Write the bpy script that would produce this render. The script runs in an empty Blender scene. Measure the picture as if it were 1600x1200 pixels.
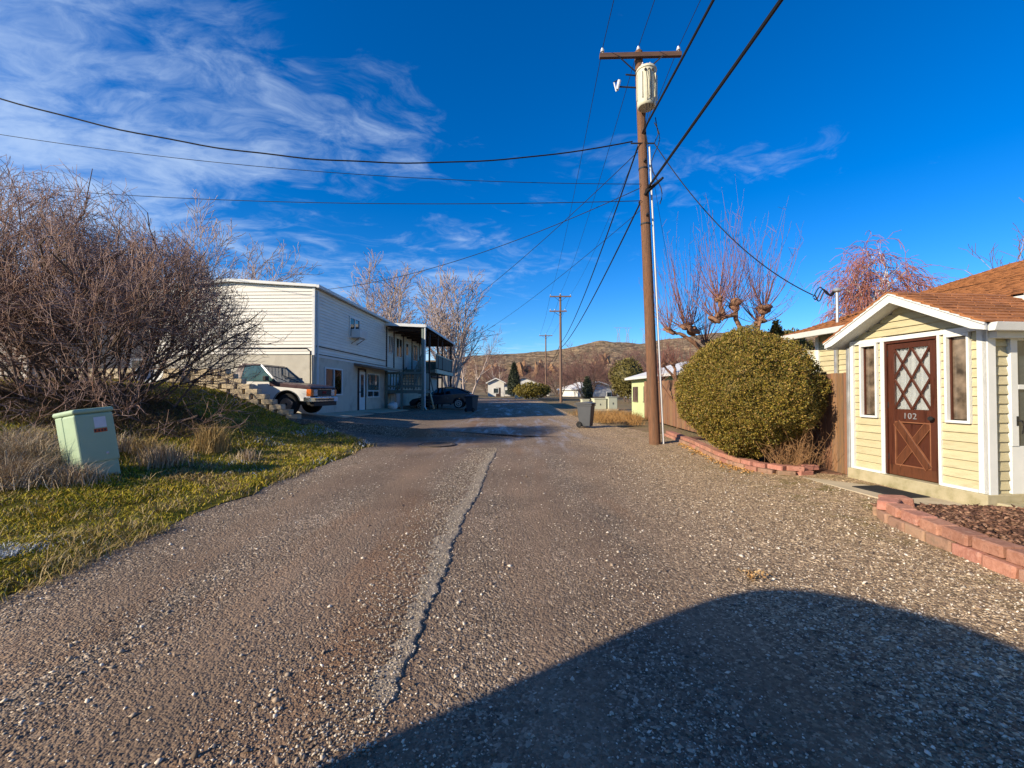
import bpy, math, random
import numpy as np
from mathutils import Vector, Matrix, Euler

random.seed(7)
RNG = np.random.default_rng(11)
R = math.radians
scn = bpy.context.scene
COL = scn.collection

# ------------------------------------------------------------------ camera
EYE = 1.55
cam_d = bpy.data.cameras.new('camera')
cam = bpy.data.objects.new('camera', cam_d)
COL.objects.link(cam)
cam.location = (0, 0, EYE)
cam.rotation_euler = (R(91.0), 0, 0)
cam_d.sensor_width = 36
cam_d.lens = 36 * 690 / 1600
cam_d.clip_end = 5000
cam_d.clip_start = 0.05
scn.camera = cam

# ------------------------------------------------------------------ sky and sun
SUN_EL = 24.0
SDIR = Vector((0.857, 0.515))            # the way shadows fall on the ground
world = bpy.data.worlds.new('World')
scn.world = world
world.use_nodes = True
wn = world.node_tree
wn.nodes.clear()


def nd(nt, typ, ins=None, **props):
    n = nt.nodes.new(typ)
    for k, v in props.items():
        setattr(n, k, v)
    for k, v in (ins or {}).items():
        s = n.inputs[k]
        if isinstance(v, bpy.types.NodeSocket):
            nt.links.new(v, s)
        else:
            s.default_value = v
    return n


def ramp(nt, fac, stops):
    n = nt.nodes.new('ShaderNodeValToRGB')
    el = n.color_ramp.elements
    while len(el) < len(stops):
        el.new(0.5)
    for e, (p, c) in zip(el, stops):
        e.position = p
        e.color = (c[0], c[1], c[2], 1) if hasattr(c, '__len__') else (c, c, c, 1)
    nt.links.new(fac, n.inputs[0])
    return n.outputs[0]


def mixc(nt, fac, a, b, blend='MIX'):
    n = nt.nodes.new('ShaderNodeMix')
    n.data_type = 'RGBA'
    n.blend_type = blend
    for idx, v in ((0, fac), (6, a), (7, b)):
        s = n.inputs[idx]
        if isinstance(v, bpy.types.NodeSocket):
            nt.links.new(v, s)
        elif idx == 0:
            s.default_value = v
        else:
            s.default_value = (v[0], v[1], v[2], 1)
    return n.outputs[2]


def mth(nt, op, a, b=0.0, c=None, clamp=False):
    n = nt.nodes.new('ShaderNodeMath')
    n.operation = op
    n.use_clamp = clamp
    for i, v in enumerate((a, b, c)):
        if v is None:
            continue
        if isinstance(v, bpy.types.NodeSocket):
            nt.links.new(v, n.inputs[i])
        else:
            n.inputs[i].default_value = v
    return n.outputs[0]


sky = nd(wn, 'ShaderNodeTexSky', sky_type='NISHITA', sun_disc=False, sun_elevation=R(SUN_EL),
         sun_rotation=math.atan2(-SDIR.x, -SDIR.y), altitude=300.0, air_density=1.0, dust_density=0.3,
         ozone_density=3.0)
hs = nd(wn, 'ShaderNodeHueSaturation', {'Saturation': 1.45, 'Value': 1.0, 'Color': sky.outputs[0]})
tc = nd(wn, 'ShaderNodeTexCoord')
sep = nd(wn, 'ShaderNodeSeparateXYZ', {0: tc.outputs['Generated']})
zc = mth(wn, 'ADD', mth(wn, 'MAXIMUM', sep.outputs[2], 0.0), 0.14)
px = mth(wn, 'DIVIDE', sep.outputs[0], zc)
py = mth(wn, 'DIVIDE', sep.outputs[1], zc)
pv = nd(wn, 'ShaderNodeCombineXYZ', {0: px, 1: py, 2: 0.0})
CLX, CLY, CLR = 7.1, 4.2, -40
mp = nd(wn, 'ShaderNodeMapping', {0: pv.outputs[0], 'Rotation': (0, 0, R(CLR)), 'Scale': (1.05, 1.6, 1.0),
                                  'Location': (CLX, CLY, 0)})
wrp = nd(wn, 'ShaderNodeTexNoise', {'Vector': mp.outputs[0], 'Scale': 1.4, 'Detail': 3.0})
wv = nd(wn, 'ShaderNodeVectorMath', {0: mp.outputs[0], 1: wrp.outputs['Color']}, operation='ADD')
n1 = nd(wn, 'ShaderNodeTexNoise', {'Vector': wv.outputs[0], 'Scale': 1.7, 'Detail': 9.0, 'Roughness': 0.6})
n2 = nd(wn, 'ShaderNodeTexNoise', {'Vector': wv.outputs[0], 'Scale': 6.0, 'Detail': 7.0, 'Roughness': 0.62})
n3 = nd(wn, 'ShaderNodeTexNoise', {'Vector': mp.outputs[0], 'Scale': 0.5, 'Detail': 1.0})
dens = mth(wn, 'ADD', mth(wn, 'MULTIPLY', n1.outputs[0], 0.55), mth(wn, 'MULTIPLY', n2.outputs[0], 0.42))
dens = mth(wn, 'ADD', dens, mth(wn, 'MULTIPLY_ADD', n3.outputs[0], 0.55, mth(wn, 'MULTIPLY', px, -0.11)))
clm = nd(wn, 'ShaderNodeMapRange', {0: dens, 1: 0.77, 2: 1.10, 3: 0.0, 4: 0.56}, interpolation_type='SMOOTHSTEP')
blue = mixc(wn, 1.0, hs.outputs[0], (0.74, 1.0, 1.30), 'MULTIPLY')
skyc = mixc(wn, clm.outputs[0], blue, (5.2, 6.4, 8.0))
bg = nd(wn, 'ShaderNodeBackground', {0: skyc, 1: 0.088})
wo = nd(wn, 'ShaderNodeOutputWorld', {0: bg.outputs[0]})

sun_d = bpy.data.lights.new('sun', 'SUN')
sun_d.energy = 5.0
sun_d.angle = R(0.55)
sun_d.color = (1.0, 0.85, 0.63)
sun = bpy.data.objects.new('sun', sun_d)
COL.objects.link(sun)
ce = math.cos(R(SUN_EL))
sun.rotation_euler = Vector((SDIR.x * ce, SDIR.y * ce, -math.sin(R(SUN_EL)))).to_track_quat('-Z', 'Y').to_euler()
sun.location = (-20, -15, 20)

scn.view_settings.view_transform = 'Standard'
scn.view_settings.look = 'None'
scn.view_settings.gamma = 1
scn.view_settings.use_curve_mapping = False
scn.view_settings.exposure = 0.68

# ------------------------------------------------------------------ materials
MATS = {}


def base_mat(name, rough=0.8, spec=0.3, metal=0.0):
    m = bpy.data.materials.new(name)
    m.use_nodes = True
    nt = m.node_tree
    b = nt.nodes['Principled BSDF']
    b.inputs['Roughness'].default_value = rough
    b.inputs['Metallic'].default_value = metal
    b.inputs['Specular IOR Level'].default_value = spec
    MATS[name] = m
    return m, nt, b


def wpos(nt, scale=(1, 1, 1)):
    g = nt.nodes.new('ShaderNodeNewGeometry')
    mpn = nd(nt, 'ShaderNodeMapping', {0: g.outputs['Position'], 'Scale': scale})
    return mpn.outputs[0]


def pm(name, cols, scale=3.0, rough=0.8, bump=0.0, bscale=40.0, stretch=(1, 1, 1), var=0.0, spec=0.3, metal=0.0,
       detail=6.0, dist=0.01, huevar=0.0):
    m, nt, b = base_mat(name, rough, spec, metal)
    v = wpos(nt, stretch)
    n = nd(nt, 'ShaderNodeTexNoise', {'Vector': v, 'Scale': scale, 'Detail': detail, 'Roughness': 0.62})
    k = len(cols)
    c = ramp(nt, n.outputs[0], [(0.28 + 0.44 * i / max(1, k - 1), cc) for i, cc in enumerate(cols)])
    if var > 0 or huevar > 0:
        oi = nt.nodes.new('ShaderNodeObjectInfo')
        val = mth(nt, 'MULTIPLY_ADD', oi.outputs['Random'], var, 1.0 - var / 2)
        h = nd(nt, 'ShaderNodeHueSaturation', {'Value': val, 'Color': c})
        if huevar:
            r2 = mth(nt, 'FRACT', mth(nt, 'MULTIPLY', oi.outputs['Random'], 17.3))
            nt.links.new(mth(nt, 'MULTIPLY_ADD', r2, huevar, 0.5 - huevar / 2), h.inputs['Hue'])
        c = h.outputs[0]
    nt.links.new(c, b.inputs['Base Color'])
    if bump > 0:
        n2 = nd(nt, 'ShaderNodeTexNoise', {'Vector': v, 'Scale': bscale, 'Detail': 5.0})
        bp = nd(nt, 'ShaderNodeBump', {'Strength': bump, 'Distance': dist, 'Height': n2.outputs[0]})
        nt.links.new(bp.outputs[0], b.inputs['Normal'])
    rr = nd(nt, 'ShaderNodeMapRange', {0: n.outputs[0], 1: 0.3, 2: 0.7, 3: max(0.02, rough - 0.1), 4: min(1, rough + 0.1)})
    nt.links.new(rr.outputs[0], b.inputs['Roughness'])
    return m


def attr_mat(name, rough=0.8, trans=0.0, spec=0.2):
    m, nt, b = base_mat(name, rough, spec)
    a = nd(nt, 'ShaderNodeAttribute', attribute_name='col')
    nt.links.new(a.outputs[0], b.inputs['Base Color'])
    return m


pm('white_paint', [(0.56, 0.58, 0.57), (0.66, 0.67, 0.65)], 4, 0.55, 0.15, 60, var=0.05)
pm('cream_siding', [(0.36, 0.32, 0.195), (0.47, 0.42, 0.265), (0.42, 0.365, 0.225)], 2.5, 0.65, 0.3, 90, stretch=(1, 1, 5), var=0.13)
pm('pale_board', [(0.55, 0.54, 0.40), (0.63, 0.61, 0.46)], 3, 0.7, 0.1, 60, var=0.08)
pm('white_siding', [(0.62, 0.60, 0.54), (0.74, 0.72, 0.65)], 1.2, 0.6, 0.1, 60, stretch=(1, 1, 4), var=0.07)
pm('stucco', [(0.36, 0.33, 0.27), (0.50, 0.47, 0.39), (0.43, 0.40, 0.33)], 1.3, 0.9, 0.5, 45)
pm('concrete', [(0.33, 0.275, 0.185), (0.46, 0.39, 0.275), (0.40, 0.335, 0.23)], 2.2, 0.9, 0.4, 70)
pm('mossy_concrete', [(0.16, 0.15, 0.06), (0.34, 0.30, 0.19), (0.42, 0.37, 0.25)], 3.5, 0.9, 0.5, 60)
pm('door_wood', [(0.028, 0.009, 0.006), (0.07, 0.021, 0.011), (0.047, 0.014, 0.008)], 3.0, 0.45, 0.3, 30, stretch=(6, 6, 0.7), var=0.15)
pm('door_edge', [(0.16, 0.06, 0.03), (0.26, 0.11, 0.055)], 5, 0.5, 0.2, 30)
pm('door_plank', [(0.028, 0.012, 0.007), (0.105, 0.036, 0.016), (0.06, 0.022, 0.011)], 3.0, 0.5, 0.3, 30, stretch=(6, 6, 0.7), var=0.15)
pm('fence_wood', [(0.10, 0.058, 0.036), (0.25, 0.125, 0.062), (0.17, 0.105, 0.07), (0.34, 0.16, 0.06)], 2.2, 0.85, 0.5, 26,
   stretch=(7, 7, 0.6), var=0.5, huevar=0.02)
pm('pole_wood', [(0.06, 0.034, 0.024), (0.22, 0.105, 0.055), (0.13, 0.075, 0.048), (0.27, 0.145, 0.085)], 2.4, 0.88, 0.9, 22, stretch=(13, 13, 0.35), dist=0.02)
pm('pole_wood_far', [(0.12, 0.075, 0.055), (0.22, 0.14, 0.10)], 1.6, 0.85, 0.3, 22, stretch=(9, 9, 0.5))
pm('crossarm_wood', [(0.07, 0.04, 0.032), (0.13, 0.075, 0.055)], 2, 0.85, 0.3, 30, stretch=(1, 6, 6))
pm('shingle', [(0.16, 0.06, 0.025), (0.33, 0.135, 0.052), (0.24, 0.093, 0.038)], 9.0, 0.9, 0.6, 160, var=0.42, dist=0.006)
pm('old_brick', [(0.15, 0.075, 0.052), (0.38, 0.185, 0.135), (0.29, 0.13, 0.09), (0.42, 0.235, 0.18)], 11, 0.9, 0.6, 70, var=0.35, huevar=0.015)
pm('worn_brick', [(0.13, 0.085, 0.058), (0.32, 0.19, 0.13), (0.25, 0.17, 0.12)], 9, 0.92, 0.6, 70, var=0.35, huevar=0.02)
pm('wall_block', [(0.33, 0.27, 0.19), (0.48, 0.40, 0.28), (0.40, 0.33, 0.24)], 5, 0.92, 0.5, 50, var=0.3)
pm('cabinet_green', [(0.32, 0.43, 0.29), (0.37, 0.48, 0.33)], 2.5, 0.5, 0.05, 60)
pm('sticker_white', [(0.60, 0.60, 0.62), (0.68, 0.68, 0.70)], 20, 0.6)
pm('sticker_red', [(0.42, 0.07, 0.02), (0.48, 0.09, 0.03)], 20, 0.6)
pm('black_ink', [(0.02, 0.02, 0.02), (0.03, 0.03, 0.03)], 20, 0.6)
pm('dark_metal', [(0.03, 0.03, 0.032), (0.05, 0.05, 0.05)], 5, 0.5, metal=0.5)
pm('grey_metal', [(0.38, 0.39, 0.40), (0.50, 0.51, 0.52)], 5, 0.45, metal=0.6)
pm('porcelain', [(0.55, 0.56, 0.60), (0.65, 0.66, 0.70)], 5, 0.25, spec=0.5)
pm('transformer', [(0.40, 0.39, 0.30), (0.54, 0.52, 0.40), (0.46, 0.45, 0.36)], 5, 0.55, 0.1, 40)
pm('pvc', [(0.56, 0.57, 0.58), (0.66, 0.67, 0.68)], 3, 0.5)
pm('cable_black', [(0.008, 0.008, 0.009), (0.014, 0.014, 0.015)], 3, 0.6)
pm('rubber_mat', [(0.014, 0.015, 0.018), (0.03, 0.031, 0.034)], 30, 0.85, 0.5, 200)
pm('bin_grey', [(0.055, 0.06, 0.068), (0.075, 0.08, 0.088)], 3, 0.55, 0.1, 60)
pm('bin_blue', [(0.03, 0.042, 0.055), (0.045, 0.06, 0.075)], 3, 0.55)
pm('tyre', [(0.012, 0.012, 0.012), (0.022, 0.021, 0.02)], 9, 0.85, 0.3, 60)
pm('chrome', [(0.55, 0.55, 0.56), (0.66, 0.66, 0.67)], 4, 0.22, metal=0.95)
pm('truck_white', [(0.64, 0.63, 0.60), (0.72, 0.71, 0.68)], 1.5, 0.3, spec=0.5)
pm('truck_maroon', [(0.055, 0.03, 0.034), (0.085, 0.045, 0.05)], 2.0, 0.3, spec=0.5)
pm('car_blue', [(0.012, 0.018, 0.034), (0.018, 0.026, 0.045)], 2.0, 0.22, spec=0.6)
pm('amber_lens', [(0.60, 0.13, 0.02), (0.70, 0.18, 0.03)], 9, 0.25, spec=0.5)
pm('head_lens', [(0.38, 0.40, 0.40), (0.55, 0.56, 0.55)], 25, 0.15, spec=0.6)
pm('badge_red', [(0.45, 0.02, 0.02), (0.5, 0.03, 0.03)], 9, 0.4)
pm('plastic_black', [(0.012, 0.012, 0.013), (0.02, 0.02, 0.021)], 9, 0.5)
pm('deck_green', [(0.11, 0.14, 0.12), (0.17, 0.205, 0.18)], 3, 0.7, 0.2, 40, stretch=(4, 4, 1), var=0.15)
pm('brown_trim', [(0.045, 0.028, 0.024), (0.07, 0.045, 0.038)], 3, 0.7, 0.1, 40)
pm('awning_brown', [(0.15, 0.11, 0.08), (0.23, 0.17, 0.13)], 3, 0.8, 0.2, 40)
pm('curtain', [(0.34, 0.34, 0.38), (0.52, 0.52, 0.56)], 5, 0.9, stretch=(22, 22, 0.7))
pm('blind_cream', [(0.50, 0.46, 0.34), (0.58, 0.53, 0.40)], 5, 0.9, stretch=(18, 18, 0.7))
pm('shed_green', [(0.44, 0.52, 0.27), (0.52, 0.60, 0.33)], 2.0, 0.75, 0.2, 40)
pm('white_roof', [(0.55, 0.55, 0.54), (0.66, 0.66, 0.65)], 2.0, 0.6)
pm('window_dark', [(0.05, 0.03, 0.025), (0.09, 0.05, 0.04)], 2.0, 0.3, spec=0.6)
pm('mulch', [(0.05, 0.025, 0.016), (0.13, 0.065, 0.04), (0.20, 0.11, 0.07)], 26, 0.95, 1.0, 60, dist=0.03)
pm('bark_grey', [(0.26, 0.20, 0.17), (0.44, 0.36, 0.31), (0.35, 0.28, 0.24)], 3, 0.9, 0.4, 20, stretch=(3, 3, 0.6))
pm('twig_red', [(0.15, 0.078, 0.066), (0.23, 0.125, 0.105)], 2.0, 0.85)
pm('twig_brown', [(0.15, 0.095, 0.075), (0.44, 0.31, 0.27), (0.25, 0.15, 0.11), (0.38, 0.20, 0.13)], 3.2, 0.85)
pm('twig_pale', [(0.30, 0.22, 0.20), (0.42, 0.33, 0.30)], 2.0, 0.85)
pm('stem_dark', [(0.085, 0.058, 0.045), (0.15, 0.108, 0.085)], 4, 0.9, 0.4, 25)
pm('pollard_bark', [(0.07, 0.04, 0.028), (0.24, 0.13, 0.08), (0.14, 0.075, 0.048)], 8, 0.9, 0.7, 35)
pm('pollard_shoot', [(0.22, 0.095, 0.075), (0.30, 0.145, 0.11)], 3, 0.7)
pm('birch_bark', [(0.50, 0.46, 0.42), (0.66, 0.62, 0.58)], 6, 0.8)
pm('birch_twig', [(0.28, 0.10, 0.075), (0.36, 0.15, 0.11)], 2, 0.85)
pm('twig_straw', [(0.24, 0.13, 0.06), (0.36, 0.21, 0.10)], 3, 0.85)
pm('far_wall_white', [(0.55, 0.54, 0.50), (0.65, 0.64, 0.60)], 1, 0.8)
pm('far_roof', [(0.13, 0.09, 0.075), (0.20, 0.15, 0.13)], 2, 0.9)
pm('grey_roof', [(0.10, 0.10, 0.105), (0.16, 0.16, 0.165)], 2, 0.9)
pm('grey_siding', [(0.25, 0.23, 0.21), (0.33, 0.31, 0.28)], 2, 0.8)
pm('cabinet_cream', [(0.50, 0.50, 0.36), (0.58, 0.58, 0.43)], 2, 0.6)
pm('cabinet_tan', [(0.40, 0.42, 0.33), (0.47, 0.49, 0.39)], 2, 0.6)
pm('iron', [(0.05, 0.04, 0.034), (0.10, 0.08, 0.066)], 8, 0.7, 0.3, 60, metal=0.3)
pm('bag_white', [(0.62, 0.62, 0.60), (0.72, 0.72, 0.70)], 6, 0.7, 0.4, 12)
pm('pylon', [(0.22, 0.23, 0.25), (0.28, 0.29, 0.31)], 2, 0.6)
attr_mat('blade', 0.75)
attr_mat('leaf', 0.6, spec=0.3)
attr_mat('stone', 0.85)


def glass_mat(name, col, rough=0.06, sc=2.2, lo=0.6, hi=1.5):
    m, nt, b = base_mat(name, rough, 0.8)
    v = wpos(nt)
    n = nd(nt, 'ShaderNodeTexNoise', {'Vector': v, 'Scale': sc, 'Detail': 5.0})
    c = ramp(nt, n.outputs[0], [(0.3, [x * lo for x in col]), (0.7, [x * hi for x in col])])
    nt.links.new(c, b.inputs['Base Color'])
    n2 = nd(nt, 'ShaderNodeTexNoise', {'Vector': v, 'Scale': 1.1, 'Detail': 2.0})
    bp = nd(nt, 'ShaderNodeBump', {'Strength': 0.06, 'Distance': 0.05, 'Height': n2.outputs[0]})
    nt.links.new(bp.outputs[0], b.inputs['Normal'])
    return m


glass_mat('glass_dark', (0.03, 0.04, 0.045))
glass_mat('glass_brown', (0.12, 0.09, 0.065), 0.08, 7.0, 0.35, 1.9)
glass_mat('glass_teal', (0.05, 0.10, 0.10))
glass_mat('glass_car', (0.008, 0.009, 0.011))
m, nt, b = base_mat('glass_clear', 0.03, 0.5)
b.inputs['Base Color'].default_value = (0.9, 0.93, 0.92, 1)
tr_ = nd(nt, 'ShaderNodeBsdfTransparent', {0: (0.93, 0.95, 0.94, 1)})
fz = nd(nt, 'ShaderNodeFresnel', {'IOR': 1.4})
gl_ = nd(nt, 'ShaderNodeBsdfGlossy', {'Color': (1, 1, 1, 1), 'Roughness': 0.03})
mx = nd(nt, 'ShaderNodeMixShader', {0: fz.outputs[0], 1: tr_.outputs[0], 2: gl_.outputs[0]})
nt.links.new(mx.outputs[0], nt.nodes['Material Output'].inputs[0])


def road_material():
    m, nt, b = base_mat('gravel_road', 0.88, 0.35)
    g = nt.nodes.new('ShaderNodeNewGeometry')
    P = g.outputs['Position']
    sp = nd(nt, 'ShaderNodeSeparateXYZ', {0: P})
    X, Y = sp.outputs[0], sp.outputs[1]
    wob = nd(nt, 'ShaderNodeTexNoise', {'Vector': P, 'Scale': 0.35, 'Detail': 3.0})
    xw = mth(nt, 'ADD', X, mth(nt, 'MULTIPLY_ADD', wob.outputs[0], 1.6, -0.8))
    # aggregate
    v1 = nd(nt, 'ShaderNodeTexVoronoi', {'Vector': P, 'Scale': 78.0, 'Randomness': 1.0})
    v2 = nd(nt, 'ShaderNodeTexVoronoi', {'Vector': P, 'Scale': 38.0, 'Randomness': 1.0})
    r1 = nd(nt, 'ShaderNodeSeparateColor', {0: v1.outputs['Color']})
    r2 = nd(nt, 'ShaderNodeSeparateColor', {0: v2.outputs['Color']})
    agg = ramp(nt, r1.outputs[0], [(0.0, (0.06, 0.05, 0.043)), (0.45, (0.165, 0.135, 0.11)), (0.75, (0.27, 0.225, 0.18)),
                                   (0.93, (0.42, 0.365, 0.30)), (1.0, (0.62, 0.57, 0.50))])
    agg2 = ramp(nt, r2.outputs[1], [(0.0, (0.065, 0.055, 0.047)), (0.6, (0.185, 0.15, 0.122)), (0.92, (0.31, 0.265, 0.215)),
                                    (1.0, (0.58, 0.53, 0.46))])
    aggm = mixc(nt, ramp(nt, r2.outputs[0], [(0.55, 0), (0.6, 1)]), agg, agg2)
    # compacted dirt in the wheel tracks
    strv = nd(nt, 'ShaderNodeMapping', {0: P, 'Scale': (1.0, 0.16, 1.0), 'Rotation': (0, 0, R(-1.5))})
    dn = nd(nt, 'ShaderNodeTexNoise', {'Vector': strv.outputs[0], 'Scale': 1.15, 'Detail': 7.0, 'Roughness': 0.6})
    fn = nd(nt, 'ShaderNodeTexNoise', {'Vector': P, 'Scale': 16.0, 'Detail': 5.0, 'Roughness': 0.7})
    dirt = ramp(nt, fn.outputs[0], [(0.3, (0.125, 0.09, 0.067)), (0.7, (0.215, 0.16, 0.122))])
    centre = ramp(nt, mth(nt, 'MULTIPLY', mth(nt, 'ABSOLUTE', mth(nt, 'ADD', xw, 0.6)), 0.25), [(0.0, 1.0), (0.5, 0.85), (0.85, 0.25), (1.0, 0.0)])
    dm = mth(nt, 'MULTIPLY', ramp(nt, dn.outputs[0], [(0.40, 0.12), (0.62, 0.92)]), centre)
    col = mixc(nt, dm, aggm, dirt)
    # worn wheel tracks: smooth tan dirt pressed flat
    trk = None
    for xc, wd, amp in ((-1.75, 0.34, 1.0), (-3.0, 0.26, 0.8), (0.30, 0.42, 0.75), (1.45, 0.34, 0.6)):
        g_ = mth(nt, 'DIVIDE', mth(nt, 'ADD', mth(nt, 'ADD', X, mth(nt, 'MULTIPLY_ADD', wob.outputs[0], 0.9, -0.45)), -xc), wd)
        g_ = mth(nt, 'MULTIPLY', mth(nt, 'POWER', 2.718, mth(nt, 'MULTIPLY', mth(nt, 'MULTIPLY', g_, g_), -1.0)), amp)
        trk = g_ if trk is None else mth(nt, 'MAXIMUM', trk, g_)
    tn = nd(nt, 'ShaderNodeTexNoise', {'Vector': strv.outputs[0], 'Scale': 2.6, 'Detail': 6.0, 'Roughness': 0.65})
    trk = mth(nt, 'MULTIPLY', trk, ramp(nt, tn.outputs[0], [(0.36, 0.0), (0.56, 1.0)]))
    dust = ramp(nt, fn.outputs[0], [(0.3, (0.155, 0.115, 0.085)), (0.7, (0.245, 0.185, 0.14))])
    col = mixc(nt, mth(nt, 'MULTIPLY', trk, 0.85), col, dust)
    dm = mth(nt, 'MAXIMUM', dm, trk)
    # brown mud streaks
    dn2 = nd(nt, 'ShaderNodeTexNoise', {'Vector': strv.outputs[0], 'Scale': 0.8, 'Detail': 6.0, 'Roughness': 0.55})
    mud = mth(nt, 'MULTIPLY', ramp(nt, dn2.outputs[0], [(0.56, 0), (0.66, 0.75)]), centre)
    col = mixc(nt, mud, col, (0.19, 0.115, 0.07))
    # broad patches
    bn = nd(nt, 'ShaderNodeTexNoise', {'Vector': P, 'Scale': 0.7, 'Detail': 5.0})
    pat = ramp(nt, bn.outputs[0], [(0.3, 0.72), (0.7, 1.15)])
    col = mixc(nt, 1.0, col, pat, 'MULTIPLY')
    # yellowish loose gravel on the right-hand verge, sunlight partly put into its colour
    rg = nd(nt, 'ShaderNodeMapRange', {0: xw, 1: 1.0, 2: 3.0, 3: 0.0, 4: 1.0})
    col = mixc(nt, mth(nt, 'MULTIPLY', rg.outputs[0], 0.9), col, mixc(nt, 1.0, aggm, (1.65, 1.52, 1.24), 'MULTIPLY'))
    # moss on the far right verge
    mn = nd(nt, 'ShaderNodeTexNoise', {'Vector': P, 'Scale': 2.4, 'Detail': 7.0, 'Roughness': 0.7})
    mf = mth(nt, 'MULTIPLY', nd(nt, 'ShaderNodeMapRange', {0: X, 1: 3.2, 2: 4.5, 3: 0.0, 4: 1.0}).outputs[0],
             ramp(nt, mn.outputs[0], [(0.5, 0), (0.62, 0.8)]))
    col = mixc(nt, mf, col, (0.12, 0.105, 0.02))
    # frost and ice films on the shaded stretch farther up the road
    icn = nd(nt, 'ShaderNodeTexNoise', {'Vector': strv.outputs[0], 'Scale': 2.4, 'Detail': 7.0, 'Roughness': 0.68})
    far = nd(nt, 'ShaderNodeMapRange', {0: Y, 1: 9.5, 2: 13.0, 3: 0.0, 4: 1.0})
    cx = ramp(nt, mth(nt, 'MULTIPLY', mth(nt, 'ABSOLUTE', X), 0.3), [(0.55, 1), (0.95, 0)])
    ice = mth(nt, 'MULTIPLY', mth(nt, 'MULTIPLY', far.outputs[0], cx), ramp(nt, icn.outputs[0], [(0.50, 0), (0.64, 1.0)]))
    col = mixc(nt, mth(nt, 'MULTIPLY', ice, 0.34), col, (0.40, 0.44, 0.50))
    rough = mth(nt, 'MULTIPLY_ADD', ice, -0.5, 0.88)
    nt.links.new(rough, b.inputs['Roughness'])
    col = mixc(nt, 1.0, col, (1.10, 1.0, 0.87), 'MULTIPLY')
    nt.links.new(col, b.inputs['Base Color'])
    hgt = mth(nt, 'ADD', mth(nt, 'MULTIPLY', v1.outputs['Distance'], -0.5), mth(nt, 'MULTIPLY', v2.outputs['Distance'], -0.7))
    hgt = mth(nt, 'ADD', hgt, mth(nt, 'MULTIPLY', fn.outputs[0], 0.5))
    hgt = mth(nt, 'MULTIPLY', hgt, mth(nt, 'MULTIPLY_ADD', dm, -0.6, 1.0))
    bp = nd(nt, 'ShaderNodeBump', {'Strength': 0.95, 'Distance': 0.022, 'Height': hgt})
    nt.links.new(bp.outputs[0], b.inputs['Normal'])


road_material()


def lawn_material():
    m, nt, b = base_mat('lawn_turf', 0.95, 0.1)
    P = wpos(nt)
    n = nd(nt, 'ShaderNodeTexNoise', {'Vector': P, 'Scale': 1.6, 'Detail': 8.0, 'Roughness': 0.7})
    n2 = nd(nt, 'ShaderNodeTexNoise', {'Vector': P, 'Scale': 22.0, 'Detail': 5.0, 'Roughness': 0.7})
    c = ramp(nt, n.outputs[0], [(0.32, (0.07, 0.045, 0.024)), (0.42, (0.12, 0.10, 0.018)), (0.55, (0.19, 0.175, 0.022)),
                                (0.7, (0.27, 0.20, 0.06))])
    c2 = ramp(nt, n2.outputs[0], [(0.3, 0.45), (0.7, 1.35)])
    c = mixc(nt, 1.0, c, c2, 'MULTIPLY')
    nt.links.new(c, b.inputs['Base Color'])
    bp = nd(nt, 'ShaderNodeBump', {'Strength': 1.0, 'Distance': 0.06, 'Height': n2.outputs[0]})
    nt.links.new(bp.outputs[0], b.inputs['Normal'])


lawn_material()
pm('dry_ground', [(0.11, 0.075, 0.045), (0.22, 0.155, 0.085), (0.16, 0.13, 0.06), (0.27, 0.19, 0.10)], 0.7, 0.95, 0.8, 12, dist=0.08)


def hill_material():
    m, nt, b = base_mat('hillside', 0.95, 0.1)
    g = nt.nodes.new('ShaderNodeNewGeometry')
    P = g.outputs['Position']
    sn = nd(nt, 'ShaderNodeSeparateXYZ', {0: g.outputs['Normal']})
    n = nd(nt, 'ShaderNodeTexNoise', {'Vector': P, 'Scale': 0.022, 'Detail': 10.0, 'Roughness': 0.68})
    n2 = nd(nt, 'ShaderNodeTexNoise', {'Vector': P, 'Scale': 0.16, 'Detail': 6.0, 'Roughness': 0.7})
    c = ramp(nt, n.outputs[0], [(0.33, (0.15, 0.115, 0.08)), (0.48, (0.26, 0.19, 0.12)), (0.6, (0.33, 0.235, 0.14)), (0.72, (0.20, 0.165, 0.10))])
    sp = ramp(nt, n2.outputs[0], [(0.42, 0.45), (0.6, 1.2)])
    c = mixc(nt, 1.0, c, sp, 'MULTIPLY')
    rock = ramp(nt, n2.outputs[0], [(0.38, (0.07, 0.05, 0.038)), (0.5, (0.24, 0.15, 0.085)), (0.68, (0.36, 0.23, 0.13))])
    st = ramp(nt, sn.outputs[2], [(0.60, 1), (0.80, 0)])
    c = mixc(nt, st, c, rock)
    nt.links.new(c, b.inputs['Base Color'])
    bp = nd(nt, 'ShaderNodeBump', {'Strength': 1.0, 'Distance': 3.0, 'Height': n2.outputs[0]})
    nt.links.new(bp.outputs[0], b.inputs['Normal'])


hill_material()

# ------------------------------------------------------------------ mesh helpers
ORG = {}


def link(o):
    COL.objects.link(o)
    return o


def tag(o, label=None, cat=None, group=None, kind=None):
    if label:
        o['label'] = label
    if cat:
        o['category'] = cat
    if group:
        o['group'] = group
    if kind:
        o['kind'] = kind
    return o


def root(name, loc, label, cat, group=None, rz=0.0, local=False, rot=None):
    o = link(bpy.data.objects.new(name, None))
    o.location = loc
    o.rotation_euler = rot if rot else (0, 0, rz)
    o.empty_display_size = 0.2
    ORG[o.name] = Vector((0, 0, 0)) if (local or rz or rot) else Vector(loc)
    tag(o, label, cat, group)
    return o


def org_of(o):
    while o is not None:
        if o.name in ORG:
            return ORG[o.name]
        o = o.parent
    return Vector((0, 0, 0))


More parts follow.
